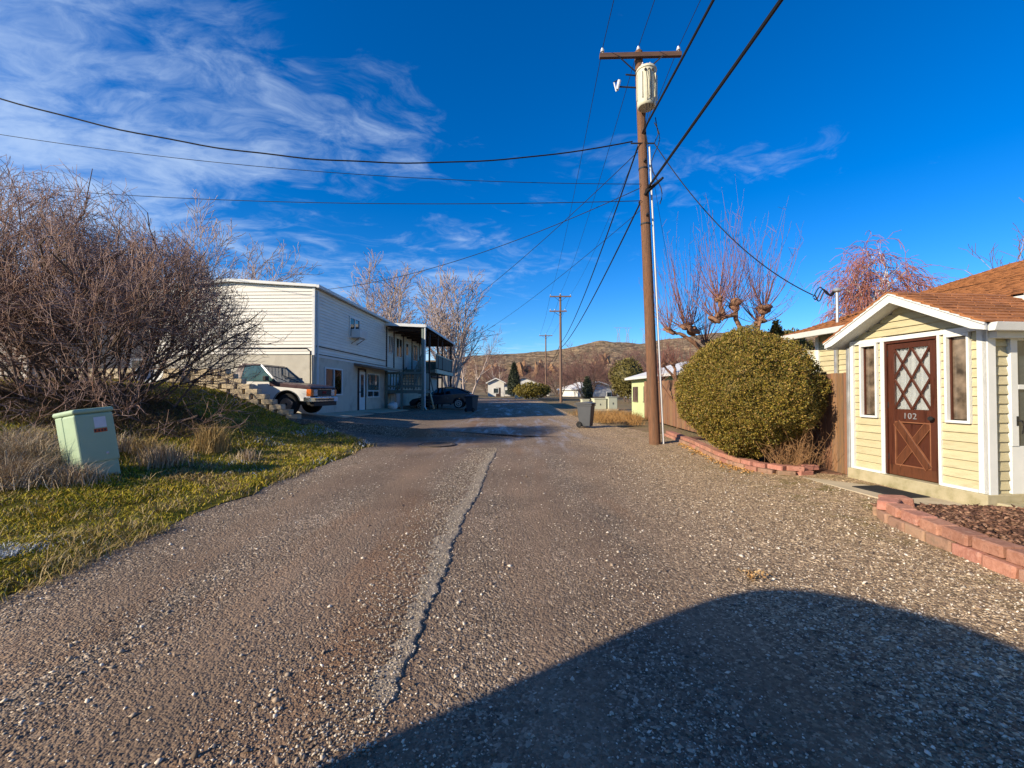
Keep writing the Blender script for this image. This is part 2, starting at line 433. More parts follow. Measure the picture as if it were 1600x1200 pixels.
class MB:
    def __init__(self):
        self.v = []
        self.f = []

    def add(self, vs, fs):
        k = len(self.v)
        self.v.extend([tuple(x) for x in vs])
        self.f.extend([tuple(i + k for i in f) for f in fs])
        return self

    def box(self, x0, x1, y0, y1, z0, z1):
        vs = [(x, y, z) for z in (z0, z1) for y in (y0, y1) for x in (x0, x1)]
        return self.add(vs, [(0, 2, 3, 1), (4, 5, 7, 6), (0, 1, 5, 4), (2, 6, 7, 3), (0, 4, 6, 2), (1, 3, 7, 5)])

    def obox(self, c, size, M=None):
        M = M or Matrix.Identity(3)
        c = Vector(c)
        vs = [c + M @ Vector((x * size[0] / 2, y * size[1] / 2, z * size[2] / 2)) for z in (-1, 1) for y in (-1, 1) for x in (-1, 1)]
        return self.add(vs, [(0, 2, 3, 1), (4, 5, 7, 6), (0, 1, 5, 4), (2, 6, 7, 3), (0, 4, 6, 2), (1, 3, 7, 5)])

    def bar(self, p, q, w, h, up=(0, 0, 1)):
        p, q = Vector(p), Vector(q)
        d = (q - p).normalized()
        u = Vector(up)
        s = d.cross(u)
        if s.length < 1e-4:
            s = d.cross(Vector((1, 0, 0)))
        s.normalize()
        u = s.cross(d)
        vs = []
        for e in (p, q):
            for a, b_ in ((-1, -1), (1, -1), (1, 1), (-1, 1)):
                vs.append(e + s * a * w / 2 + u * b_ * h / 2)
        return self.add(vs, [(0, 1, 2, 3), (7, 6, 5, 4), (0, 4, 5, 1), (1, 5, 6, 2), (2, 6, 7, 3), (3, 7, 4, 0)])

    def tube(self, pts, rad, n=8, caps=True):
        pts = [Vector(p) for p in pts]
        if not hasattr(rad, '__len__'):
            rad = [rad] * len(pts)
        rings = []
        ref = Vector((0, 0, 1))
        d0 = (pts[1] - pts[0]).normalized()
        if abs(d0.dot(ref)) > 0.9:
            ref = Vector((1, 0, 0))
        vs = []
        for i, p in enumerate(pts):
            d = (pts[min(i + 1, len(pts) - 1)] - pts[max(i - 1, 0)]).normalized()
            a = d.cross(ref)
            if a.length < 1e-5:
                a = d.orthogonal()
            a.normalize()
            b_ = d.cross(a)
            for k in range(n):
                t = 2 * math.pi * k / n
                vs.append(p + (a * math.cos(t) + b_ * math.sin(t)) * rad[i])
        fs = []
        for i in range(len(pts) - 1):
            for k in range(n):
                k2 = (k + 1) % n
                fs.append((i * n + k, i * n + k2, (i + 1) * n + k2, (i + 1) * n + k))
        if caps:
            fs.append(tuple(range(n))[::-1])
            fs.append(tuple((len(pts) - 1) * n + k for k in range(n)))
        return self.add(vs, fs)

    def prism(self, poly, a0, a1, plane='xz'):
        def mk(p, a):
            if plane == 'xz':
                return (p[0], a, p[1])
            if plane == 'yz':
                return (a, p[0], p[1])
            return (p[0], p[1], a)
        n = len(poly)
        vs = [mk(p, a0) for p in poly] + [mk(p, a1) for p in poly]
        fs = [tuple(range(n)), tuple(range(2 * n - 1, n - 1, -1))]
        for i in range(n):
            j = (i + 1) % n
            fs.append((j, i, n + i, n + j))
        return self.add(vs, fs)

    def lathe(self, c, prof, n=16, axis='z'):
        vs, fs = [], []
        for (r, h) in prof:
            for k in range(n):
                t = 2 * math.pi * k / n
                x, y, z = r * math.cos(t), r * math.sin(t), h
                if axis == 'y':
                    x, y, z = x, h, y
                if axis == 'x':
                    x, y, z = h, x, y
                vs.append((c[0] + x, c[1] + y, c[2] + z))
        for i in range(len(prof) - 1):
            for k in range(n):
                k2 = (k + 1) % n
                fs.append((i * n + k, i * n + k2, (i + 1) * n + k2, (i + 1) * n + k))
        fs.append(tuple(range(n))[::-1])
        fs.append(tuple((len(prof) - 1) * n + k for k in range(n)))
        return self.add(vs, fs)

    def build(self, name, mat, parent=None, smooth=False, bevel=0.0, seg=2, fix=True):
        me = bpy.data.meshes.new(name)
        og = org_of(parent)
        vs = [(x - og.x, y - og.y, z - og.z) for (x, y, z) in self.v]
        me.from_pydata(vs, [], self.f)
        me.materials.append(MATS[mat])
        me.update()
        if fix:
            import bmesh
            bm = bmesh.new()
            bm.from_mesh(me)
            bmesh.ops.recalc_face_normals(bm, faces=bm.faces)
            bm.to_mesh(me)
            bm.free()
        if smooth:
            me.polygons.foreach_set('use_smooth', [True] * len(me.polygons))
            try:
                me.set_sharp_from_angle(angle=R(40))
            except Exception:
                pass
        o = link(bpy.data.objects.new(name, me))
        if parent is not None:
            o.parent = parent
        if bevel > 0:
            bv = o.modifiers.new('bevel', 'BEVEL')
            bv.width = bevel
            bv.segments = seg
            bv.limit_method = 'ANGLE'
            bv.angle_limit = R(35)
        return o


def npmesh(name, verts, faces, mat, parent=None, cols=None, smooth=False, k=3):
    """verts (n,3), faces (m,k) arrays -> one mesh object, colours per vertex"""
    me = bpy.data.meshes.new(name)
    nv, nf = len(verts), len(faces)
    og = org_of(parent)
    verts = np.asarray(verts, np.float32) - np.array([og.x, og.y, og.z], np.float32)
    me.vertices.add(nv)
    me.vertices.foreach_set('co', verts.ravel())
    me.loops.add(nf * k)
    me.loops.foreach_set('vertex_index', np.asarray(faces, np.int32).ravel())
    me.polygons.add(nf)
    me.polygons.foreach_set('loop_start', np.arange(0, nf * k, k, dtype=np.int32))
    me.polygons.foreach_set('loop_total', np.full(nf, k, np.int32))
    if smooth:
        me.polygons.foreach_set('use_smooth', np.ones(nf, bool))
    me.update(calc_edges=True)
    if cols is not None:
        a = me.color_attributes.new('col', 'FLOAT_COLOR', 'POINT')
        c4 = np.ones((nv, 4), np.float32)
        c4[:, :3] = cols
        a.data.foreach_set('color', c4.ravel())
    me.materials.append(MATS[mat])
    o = link(bpy.data.objects.new(name, me))
    if parent is not None:
        o.parent = parent
    return o


def seg_mesh(name, segs, mat, parent=None, n=3):
    """array of tapered segments (p0,p1,r0,r1) -> one mesh"""
    s = np.asarray(segs, np.float64)
    p0, p1, r0, r1 = s[:, 0:3], s[:, 3:6], s[:, 6], s[:, 7]
    d = p1 - p0
    d /= np.maximum(np.linalg.norm(d, axis=1, keepdims=True), 1e-9)
    ref = np.where(np.abs(d[:, 2:3]) > 0.9, np.array([[1.0, 0, 0]]), np.array([[0, 0, 1.0]]))
    a = np.cross(d, ref)
    a /= np.linalg.norm(a, axis=1, keepdims=True)
    b_ = np.cross(d, a)
    m = len(s)
    vs = np.zeros((m, 2 * n, 3))
    for k in range(n):
        t = 2 * math.pi * k / n
        o = a * math.cos(t) + b_ * math.sin(t)
        vs[:, k] = p0 + o * r0[:, None]
        vs[:, n + k] = p1 + o * r1[:, None]
    base = (np.arange(m) * 2 * n)[:, None]
    fs = []
    for k in range(n):
        k2 = (k + 1) % n
        fs.append(base + np.array([[k, k2, n + k2, n + k]]))
    F = np.stack(fs, 1).reshape(-1, 4)
    return npmesh(name, vs.reshape(-1, 3), F, mat, parent, smooth=True, k=4)


def mesh_of(mb, name, mat):
    o = mb.build(name, mat)
    me = o.data
    bpy.data.objects.remove(o)
    return me


def piece(name, me, parent, loc, rot=(0, 0, 0), scale=(1, 1, 1)):
    o = link(bpy.data.objects.new(name, me))
    o.parent = parent
    og = org_of(parent)
    o.location = (loc[0] - og.x, loc[1] - og.y, loc[2] - og.z)
    o.rotation_euler = rot
    o.scale = scale
    return o


def chamfer_box(c=0.06, jit=0.0, seed=0):
    """unit block centred at origin with chamfered edges"""
    import bmesh
    bm = bmesh.new()
    bmesh.ops.create_cube(bm, size=1.0)
    bmesh.ops.bevel(bm, geom=list(bm.edges), offset=c, segments=1, affect='EDGES')
    rr = random.Random(seed)
    for v in bm.verts:
        v.co += Vector((rr.uniform(-jit, jit), rr.uniform(-jit, jit), rr.uniform(-jit, jit)))
    me = bpy.data.meshes.new('block')
    bm.to_mesh(me)
    bm.free()
    return me


def with_mat(me, mat, name=None):
    m2 = me.copy()
    if name:
        m2.name = name
    m2.materials.clear()
    m2.materials.append(MATS[mat])
    return m2


def sstep(a, b_, x):
    t = np.clip((x - a) / (b_ - a), 0, 1)
    return t * t * (3 - 2 * t)


def vnoise(x, y, seed=0):
    """cheap smooth value noise"""
    x = np.asarray(x, float)
    y = np.asarray(y, float)
    xi, yi = np.floor(x).astype(int), np.floor(y).astype(int)
    xf, yf = x - xi, y - yi

    def h(i, j):
        q = np.sin(i * 127.1 + j * 311.7 + seed * 74.7) * 43758.5453
        return q - np.floor(q)
    u, v = xf * xf * (3 - 2 * xf), yf * yf * (3 - 2 * yf)
    return (h(xi, yi) * (1 - u) + h(xi + 1, yi) * u) * (1 - v) + (h(xi, yi + 1) * (1 - u) + h(xi + 1, yi + 1) * u) * v


def fbm(x, y, seed=0, o=4):
    s, a = 0, 0.5
    for k in range(o):
        s = s + a * vnoise(x * 2 ** k, y * 2 ** k, seed + k)
        a *= 0.5
    return s


# ------------------------------------------------------------------ ground heights
def road_edge(y):
    y = np.asarray(y, float)
    e = -3.8 - 0.25 * np.clip(4 - y, 0, 6) * 0.45 + (vnoise(y * 0.9, y * 0 + 3.3, 5) - 0.5) * 0.35 + (vnoise(y * 4, y * 0 + 1.3, 8) - 0.5) * 0.14
    t = np.clip((y - 12.0) / 2.6, 0, 1)
    return e * (1 - t) + (-6.75) * t


def zg(x, y):
    x = np.asarray(x, float)
    y = np.asarray(y, float)
    z = 0.0105 * np.clip(y - 3, 0, 60)
    k = sstep(10.5, 14.5, y) * (0.155 - 0.055 * sstep(15.8, 18.5, y) - 0.04 * sstep(19, 30, y))
    z = z + k * np.clip(-3.8 - x, 0, 4.6)
    z = z + 0.02 * np.clip(x - 3.5, 0, 3)
    return z


def zlawn(x, y):
    d = np.maximum(road_edge(y) - x, 0)
    A = 0.30 + 0.70 * sstep(3.0, 13.5, y)
    base = 0.0105 * np.clip(y - 3, 0, 60) + sstep(10.5, 14.5, y) * 0.155 * np.clip(-3.8 - road_edge(y), 0, 4.6)
    z = base + A * 1.65 * sstep(0.3, 8, d) + 0.05 * sstep(0, 0.25, d)
    z = z + (fbm(x * 0.9, y * 0.9, 21) - 0.47) * 0.16 * sstep(0, 0.8, d)
    # earth piled up against the block wall
    tgt = np.interp(x, [-14, -11.4, -10.4, -9.4, -8.2, -7.1, -6.7], [1.9, 1.84, 1.78, 1.55, 1.05, 0.60, 0.48])
    k = sstep(10.8, 14.2, y) * sstep(0.0, 0.5, d)
    return z + k * (tgt - z)


def grid_obj(name, xs_fn, ys, zf, mat, nx, z_off=0.0):
    V, F = [], []
    for j, y in enumerate(ys):
        xs = xs_fn(y)
        zz = zf(xs, np.full_like(xs, y)) + z_off
        V.append(np.stack([xs, np.full_like(xs, y), zz], 1))
    V = np.concatenate(V)
    n = nx
    for j in range(len(ys) - 1):
        i = np.arange(n - 1)
        F.append(np.stack([j * n + i, j * n + i + 1, (j + 1) * n + i + 1, (j + 1) * n + i], 1))
    return npmesh(name, V, np.concatenate(F), mat, smooth=True, k=4)


# broad ground to the foot of the hill
ys = np.concatenate([np.linspace(-60, 10, 20), np.linspace(12, 80, 40), np.linspace(90, 420, 30)])
xs0 = np.concatenate([np.linspace(-420, -40, 24), np.linspace(-36, 36, 60), np.linspace(40, 420, 24)])
o = grid_obj('ground', lambda y: xs0.copy(), ys, lambda x, y: zg(x, y) - 0.06, 'dry_ground', len(xs0))
tag(o, 'dry brown winter ground stretching to the hill', 'ground', kind='structure')

# road and gravel yard
ysr = np.concatenate([np.linspace(-14, 0, 10), np.linspace(0.4, 20, 90), np.linspace(20.5, 62, 50)])


def road_xs(y):
    left = float(road_edge(np.array(y))) - 0.35 if y < 14.2 else -26.0
    if y > 22:
        left = -9.5
    if y > 39:
        left = -4.2 + max(0, y - 45) * -0.35
    right = 7.2 if y < 8 else (7.2 - (y - 8) * 0.36 if y < 14 else max(3.4, 5.04 - (y - 14) * 0.25))
    return np.linspace(left, right, 60)


o = grid_obj('road', road_xs, ysr, lambda x, y: zg(x, y) + (fbm(x * 1.4, y * 0.5, 3) - 0.47) * 0.035, 'gravel_road', 60)
tag(o, 'worn gravel and asphalt lane with wheel tracks', 'road', kind='structure')

# lawn bank on the left
ysl = np.concatenate([np.linspace(-6, 2, 12), np.linspace(2.2, 14.4, 110)])


def lawn_xs(y):
    e = float(road_edge(np.array(y)))
    t = np.linspace(0, 1, 90) ** 1.7
    return e - t * (26 + e + 4)


o = grid_obj('lawn', lawn_xs, ysl, lambda x, y: zlawn(x, y) + 0.012, 'lawn_turf', 90)
tag(o, 'mossy grass bank beside the lane', 'lawn', kind='structure')

# ------------------------------------------------------------------ hill
def ridge(a):
    px_ = np.array([-2.2, -1.2, -0.6, -0.3, -0.087, 0.0, 0.07, 0.12, 0.16, 0.20, 0.25, 0.30, 0.36, 0.45, 0.62, 0.9, 1.2, 2.2])
    el = np.array([0.03, 0.035, 0.045, 0.06, 0.083, 0.088, 0.092, 0.100, 0.108, 0.118, 0.113, 0.111, 0.122, 0.134, 0.141, 0.12, 0.10, 0.06])
    return np.interp(a, px_, el)


hy = np.linspace(260, 900, 150)
ha = np.concatenate([np.linspace(-2.0, -0.3, 40), np.linspace(-0.28, 0.7, 300), np.linspace(0.72, 2.0, 40)])
A_, Y_ = np.meshgrid(ha, hy)
X_ = A_ * Y_
t = np.clip((Y_ - 280) / 420, 0, 1)
prof = 0.78 * t ** 1.15 + 0.10 * sstep(0.30, 0.335, t + (fbm(X_ * 0.02, Y_ * 0.004, 40) - 0.5) * 0.16) + 0.12 * sstep(0.8, 1.0, t)
back = np.clip((Y_ - 700) / 200, 0, 1)
cl_n = fbm(X_ * 0.05, Y_ * 0.05, 33, 5) - 0.47
Z_ = 0.6 + ridge(A_) * 700 * prof * (1 - 0.25 * back) + cl_n * 9 * np.clip(t * 2.2, 0, 1) * (1 - 0.6 * sstep(0.85, 1.0, t))
# gullies and outcrops
out = np.clip(fbm(X_ * 0.035, Y_ * 0.02, 77, 4) - 0.52, 0, 1)
Z_ += 30 * np.clip(out, 0, 0.12) * sstep(0.22, 0.3, t) * (1 - sstep(0.4, 0.6, t))
V = np.stack([X_, Y_, Z_], -1).reshape(-1, 3)
nx = len(ha)
ii, jj = np.meshgrid(np.arange(nx - 1), np.arange(len(hy) - 1))
q = (jj * nx + ii).ravel()
o = npmesh('hill', V, np.stack([q, q + 1, q + nx + 1, q + nx], 1), 'hillside', smooth=False, k=4)
tag(o, 'brown sagebrush hill with rocky outcrops', 'hill', kind='structure')

# ------------------------------------------------------------------ house with the porch (right)
HA = math.atan2(0.0956, 0.9954)
house = root('house', (5.872, 6.54, 0), 'yellow clapboard house with brown shingle roof and gabled entry porch', 'house', rz=HA)

MB().box(-0.05, 2.2, -1.02, 1.03, -0.2, 0.262).build('foundation', 'mossy_concrete', house, bevel=0.012)
MB().box(0.06, 3.0, -1.45, -1.021, -0.2, 0.17).build('side_step', 'mossy_concrete', house, bevel=0.02)
MB().box(0.135, 2.1, -0.93, 0.97, 0.262, 2.42).build('porch_wall', 'cream_siding', house)
MB().prism([(-0.93, 2.42), (0.97, 2.42), (0.02, 2.86)], 0.075, 2.1, 'yz').build('porch_gable', 'cream_siding', house)

# clapboards: wedge profile, thick at its lower edge; unit length along y, unit height
clap = MB().add([(0, -.5, 0), (-0.030, -.5, 0), (-0.006, -.5, 1), (0, -.5, 1), (0, .5, 0), (-0.030, .5, 0), (-0.006, .5, 1), (0, .5, 1)],
                [(0, 1, 2, 3), (7, 6, 5, 4), (0, 4, 5, 1), (1, 5, 6, 2), (2, 6, 7, 3), (3, 7, 4, 0)])
clap_cream = mesh_of(clap, 'clapboard', 'cream_siding')
clap_white = with_mat(clap_cream, 'white_siding', 'clapboard')


def lap(parent, y0, y1, z, h, x=0.0, me=None, rz=0.0, swap=False):
    me = me or clap_cream
    if swap:                                   # board facing -y: runs along x
        return piece('clapboard', me, parent, ((y0 + y1) / 2, x, z), (0, 0, R(90)), (1, y1 - y0, h * 1.04))
    return piece('clapboard', me, parent, (x, (y0 + y1) / 2, z), (0, 0, rz), (1, y1 - y0, h * 1.04))


EXP = 0.121
nz = int((2.40 - 0.30) / EXP)
for i in range(nz + 1):
    z = 0.285 + i * EXP
    win = 1.10 < z < 2.28
    door = z < 2.36
    if win:
        for a, b_ in ((0.848, 0.95), (0.462, 0.515), (-0.478, -0.428), (-0.885, -0.802)):
            lap(house, a, b_, z, EXP, 0.06)
    elif door:
        for a, b_ in ((0.462, 0.95), (-0.885, -0.428)):
            lap(house, a, b_, z, EXP, 0.06)
for i in range(5):
    z = 2.425 + i * 0.105
    w = 0.95 * (1 - (z + 0.03 - 2.40) / 0.50)
    if w > 0.06:
        lap(house, 0.02 - w, 0.02 + w, z, 0.105, 0.06)
# backing behind the clapboards
for (a, b_, c, d_) in ((0.40, 0.97, 0.262, 1.15), (-0.93, -0.40, 0.262, 1.15), (0.40, 0.97, 2.31, 2.42), (-0.93, -0.40, 2.31, 2.42), (0.835, 0.97, 1.15, 2.31), (0.40, 0.525, 1.15, 2.31), (-0.488, -0.40, 1.15, 2.31), (-0.93, -0.792, 1.15, 2.31)):
    MB().box(0.058, 0.09, a, b_, c, d_).build('sheathing', 'cream_siding', house)
# side wall of the porch (faces the camera side)
for i in range(18):
    z = 0.19 + i * EXP
    lap(house, 0.10, 0.335, z, EXP, -0.945, swap=True)
    lap(house, 1.25, 2.1, z, EXP, -0.945, swap=True)
MB().box(0.06, 2.1, -0.944, -0.925, 0.18, 2.40).build('sheathing', 'cream_siding', house)

# white trim
tr = MB()
for y0, y1 in ((0.95, 1.012), (-1.0, -0.887)):
    MB().box(0.0, 0.06, y0, y1, 0.24, 2.40).build('corner_board', 'white_paint', house, bevel=0.004)
MB().box(0.0, 0.115, -1.012, -0.946, 0.19, 2.39).build('corner_board', 'white_paint', house, bevel=0.004)
MB().box(0.012, 0.06, 0.402, 0.462, 0.262, 2.335).build('door_casing', 'white_paint', house, bevel=0.003)
MB().box(0.012, 0.06, -0.428, -0.392, 0.262, 2.335).build('door_casing', 'white_paint', house, bevel=0.003)
MB().box(0.008, 0.06, -0.886, 0.949, 2.335, 2.40).build('header_trim', 'white_paint', house, bevel=0.003)
MB().box(-0.01, 0.06, 0.462, 0.949, 0.262, 0.30).build('base_trim', 'white_paint', house)
MB().box(-0.01, 0.06, -0.886, -0.428, 0.262, 0.30).build('base_trim', 'white_paint', house)

# narrow side windows
for (y0, y1) in ((0.525, 0.835), (-0.792, -0.488)):
    w = MB().box(0.085, 0.095, y0 + 0.02, y1 - 0.02, 1.18, 2.28).build('sidelight', 'glass_brown', house)
    fr = MB()
    fr.box(0.004, 0.09, y0, y0 + 0.03, 1.13, 2.333).box(0.004, 0.09, y1 - 0.03, y1, 1.13, 2.333)
    fr.box(0.004, 0.09, y0 + 0.03, y1 - 0.03, 1.13, 1.165).box(0.004, 0.09, y0 + 0.03, y1 - 0.03, 2.29, 2.333)
    fr.build('window_frame', 'white_paint', w, bevel=0.003)
    MB().box(0.06, 0.083, y0 + 0.03, y0 + 0.052, 1.165, 2.29).box(0.06, 0.083, y1 - 0.052, y1 - 0.03, 1.165, 2.29).build('sash', 'door_wood', w)

# the door
door = MB().box(0.055, 0.085, -0.36, 0.37, 0.275, 0.43).build('door', 'door_plank', house, bevel=0.003)
MB().box(0.025, 0.09, 0.372, 0.402, 0.275, 2.333).build('jamb', 'door_wood', door, bevel=0.003)
MB().box(0.025, 0.09, -0.392, -0.362, 0.275, 2.333).build('jamb', 'door_wood', door, bevel=0.003)
MB().box(0.025, 0.09, -0.361, 0.371, 2.295, 2.333).build('jamb', 'door_wood', door, bevel=0.003)
GY0, GY1, GZ0, GZ1 = -0.262, 0.272, 1.285, 2.205
for (a, b_, c, d_) in ((0.273, 0.369, 0.431, 2.293), (-0.359, -0.263, 0.431, 2.293)):
    MB().box(0.052, 0.086, a, b_, c, d_).build('stile', 'door_wood', door, bevel=0.003)
MB().box(0.053, 0.086, GY0 + 0.001, GY1 - 0.001, GZ1, 2.292).build('rail', 'door_wood', door, bevel=0.003)
MB().box(0.053, 0.086, GY0 + 0.001, GY1 - 0.001, 1.10, GZ0).build('rail', 'door_wood', door, bevel=0.003)
MB().box(0.080, 0.090, GY0, GY1, 0.432, 1.10).build('door_panel', 'door_wood', door)
gy, gz = (GY0 + GY1) / 2, (GZ0 + GZ1) / 2
for p, q_ in (((GY0, GZ1), (GY1, GZ0)), ((GY0, GZ0), (GY1, GZ1)), ((gy, GZ1), (GY1, gz)), ((GY1, gz), (gy, GZ0)),
              ((gy, GZ0), (GY0, gz)), ((GY0, gz), (gy, GZ1))):
    MB().bar((0.062, p[0], p[1]), (0.062, q_[0], q_[1]), 0.026, 0.022, up=(1, 0, 0)).build('lattice_bar', 'door_wood', door)
# curtain behind the glass, folded
V, F = [], []
nn = 60
for i in range(nn):
    y = GY0 + (GY1 - GY0) * i / (nn - 1)
    xx = 0.105 + 0.016 * math.sin(i * 0.95) + 0.006 * math.sin(i * 2.3)
    V += [(xx, y, GZ0), (xx + 0.004, y, GZ1)]
for i in range(nn - 1):
    F.append((2 * i, 2 * i + 2, 2 * i + 3, 2 * i + 1))
MB().add(V, F).build('curtain', 'curtain', door, smooth=True, fix=False)
MB().box(0.0705, 0.0725, GY0, GY1, GZ0, GZ1).build('door_glass', 'glass_clear', door)
for p, q_ in (((GY0 + 0.03, 1.085), (GY1 - 0.03, 0.445)), ((GY0 + 0.03, 0.445), (GY1 - 0.03, 1.085))):
    xx = 0.066 if p[1] > 1 else 0.058
    MB().bar((xx, p[0], p[1]), (xx, q_[0], q_[1]), 0.10, 0.028, up=(1, 0, 0)).build('cross_plank', 'door_plank', door, bevel=0.008)
    for e_ in (-1, 1):
        nn_ = Vector((0, q_[1] - p[1], -(q_[0] - p[0]))).normalized() * 0.054 * e_
        MB().bar(Vector((xx, p[0], p[1])) + nn_, Vector((xx, q_[0], q_[1])) + nn_, 0.007, 0.026, up=(1, 0, 0)).build('plank_bead', 'door_edge', door)
for (a, b_, c, d_) in ((GY0, GY1, 1.082, 1.099), (GY0, GY1, 0.432, 0.448), (GY0, GY0 + 0.014, 0.449, 1.081), (GY1 - 0.014, GY1, 0.449, 1.081)):
    MB().box(0.050, 0.080, a, b_, c, d_).build('panel_moulding', 'door_edge', door, bevel=0.003)
MB().lathe((0.0, -0.312, 1.17), [(0.012, 0.055), (0.012, 0.02), (0.03, 0.01), (0.034, -0.01), (0.024, -0.03)], 14, 'x').build('door_knob', 'dark_metal', door, smooth=True)
for z in (0.5, 1.3, 2.1):
    MB().box(0.045, 0.056, 0.362, 0.378, z, z + 0.09).build('hinge', 'dark_metal', door)


def text_mesh(name, s, size, mat, parent, loc, rot, ext=0.004, space=1.0):
    c = bpy.data.curves.new(name, 'FONT')
    c.body = s
    c.size = size
    c.extrude = ext
    c.align_x = 'CENTER'
    c.space_character = space
    t_ = bpy.data.objects.new(name, c)
    COL.objects.link(t_)
    bpy.context.view_layer.update()
    me = bpy.data.meshes.new_from_object(t_.evaluated_get(bpy.context.evaluated_depsgraph_get()))
    bpy.data.objects.remove(t_)
    me.materials.clear()
    me.materials.append(MATS[mat])
    o_ = link(bpy.data.objects.new(name, me))
    o_.parent = parent
    o_.location = loc
    o_.rotation_euler = rot
    return o_


text_mesh('house_number', '102', 0.125, 'grey_metal', door, (0.048, 0.03, 1.145), (R(90), 0, R(-90)), 0.004, 1.15)

# storm door on the porch side
sd = MB().box(0.345, 1.20, -0.99, -0.95, 0.20, 0.86).build('storm_door', 'white_paint', house, bevel=0.004)
fr = MB()
fr.box(0.34, 0.44, -1.0, -0.951, 0.861, 2.30).box(1.10, 1.20, -1.0, -0.951, 0.861, 2.30)
fr.box(0.441, 1.099, -1.0, -0.951, 2.2, 2.30).box(0.441, 1.099, -1.0, -0.951, 1.58, 1.64)
fr.build('storm_door_frame', 'white_paint', sd, bevel=0.004)
MB().box(0.44, 1.10, -0.962, -0.955, 0.86, 1.58).build('pane', 'glass_dark', sd)
MB().box(0.44, 1.10, -0.962, -0.955, 1.64, 2.2).build('pane', 'glass_dark', sd)
h = MB()
h.tube([(0.42, -1.0, 1.19), (0.42, -1.05, 1.18), (0.425, -1.06, 1.1), (0.43, -1.04, 1.02)], [0.012, 0.013, 0.01, 0.008], 8)
h.box(0.405, 0.435, -1.006, -0.998, 1.12, 1.24)
h.build('handle', 'plastic_black', sd, smooth=True)

# porch roof
RZ, EZ = 3.02, 2.40     # ridge and eave heights of the roof top
RY = 0.02
EY = 1.19
slope = (RZ - EZ) / EY
deck = MB()
for s in (1, -1):
    deck.prism([(RY, RZ - 0.10), (RY, RZ - 0.02), (RY + s * EY, EZ - 0.02), (RY + s * EY, EZ - 0.10)], -0.24, 2.4, 'yz')
deck.build('porch_roof', 'white_paint', house)
proof = bpy.data.objects[deck and 'porch_roof']
for s in (1, -1):
    MB().prism([(RY + s * 0.002, RZ + 0.0), (RY + s * (EY + 0.02), EZ - 0.006), (RY + s * (EY + 0.02), EZ - 0.10), (RY + s * (EY - 0.13), EZ - 0.125 + 0.06), (RY + s * 0.002, RZ - 0.15)],
               -0.275, -0.241, 'yz').build('rake_board', 'white_paint', proof, bevel=0.004)
    MB().prism([(RY + s * 0.002, RZ + 0.006), (RY + s * (EY + 0.03), EZ + 0.0), (RY + s * (EY + 0.03), EZ - 0.035), (RY + s * 0.002, RZ - 0.032)],
               -0.292, -0.276, 'yz').build('rake_trim', 'white_paint', proof)
shing = with_mat(chamfer_box(0.05), 'shingle', 'shingle')
ang = math.atan(slope)
SL = math.hypot(EY, RZ - EZ) + 0.03
rr = random.Random(5)
for s in (1, -1):
    ncs = int(SL / 0.135) + 1
    for c in range(ncs):
        dist = SL - 0.135 * c - 0.07
        if dist < 0.02:
            continue
        xx = -0.30 - (0.12 if c % 2 else 0.0)
        while xx < 2.35:
            w = rr.uniform(0.2, 0.3)
            x0, x1 = max(xx, -0.30), xx + w - 0.006
            if x1 - x0 > 0.03:
                yy = RY + s * math.cos(ang) * dist
                zz = RZ - math.sin(ang) * dist + 0.012 + rr.uniform(-0.001, 0.004)
                piece('shingle', shing, proof, ((x0 + x1) / 2, yy, zz), (-s * (ang - 0.10), 0, 0), (x1 - x0, 0.165, 0.024))
            xx += w
# south gutter
gut = MB().prism([(RY - EY - 0.10, EZ - 0.01), (RY - EY - 0.002, EZ - 0.01), (RY - EY - 0.002, EZ - 0.11), (RY - EY - 0.07, EZ - 0.11)], -0.20, 2.3, 'yz')
gut.build('gutter', 'white_paint', house, bevel=0.006)
MB().prism([(RY + EY + 0.10, EZ - 0.01), (RY + EY + 0.002, EZ - 0.01), (RY + EY + 0.002, EZ - 0.11), (RY + EY + 0.07, EZ - 0.11)], -0.20, 1.6, 'yz').build('gutter', 'white_paint', house, bevel=0.006)
MB().box(0.02, 2.1, -1.10, -1.0, 2.22, 2.30).build('soffit', 'white_paint', house)
MB().box(0.0, 0.06, 1.03, 1.09, -0.1, 2.30).build('downspout', 'grey_metal', house, bevel=0.01)

# main body
MB().box(2.12, 13.5, -6.0, 4.20, -0.2, 2.95).build('main_wall', 'cream_siding', house)
MB().box(3.2, 12.5, 4.21, 7.0, -0.2, 2.72).build('rear_wall', 'pale_board', house)
for i in range(23):
    z = 0.1 + i * 0.122
    lap(house, 1.05, 4.12, z, 0.122, 2.118)
MB().box(2.06, 2.119, 4.12, 4.22, -0.1, 2.9).build('corner_board', 'white_paint', house, bevel=0.004)
for i in range(26):
    MB().box(3.17, 3.199, 4.24 + i * 0.106, 4.24 + i * 0.106 + 0.03, -0.1, 2.7).build('batten', 'pale_board', house)
MB().box(2.02, 2.08, 3.55, 3.62, -0.1, 2.8).build('downspout', 'grey_metal', house, bevel=0.01)
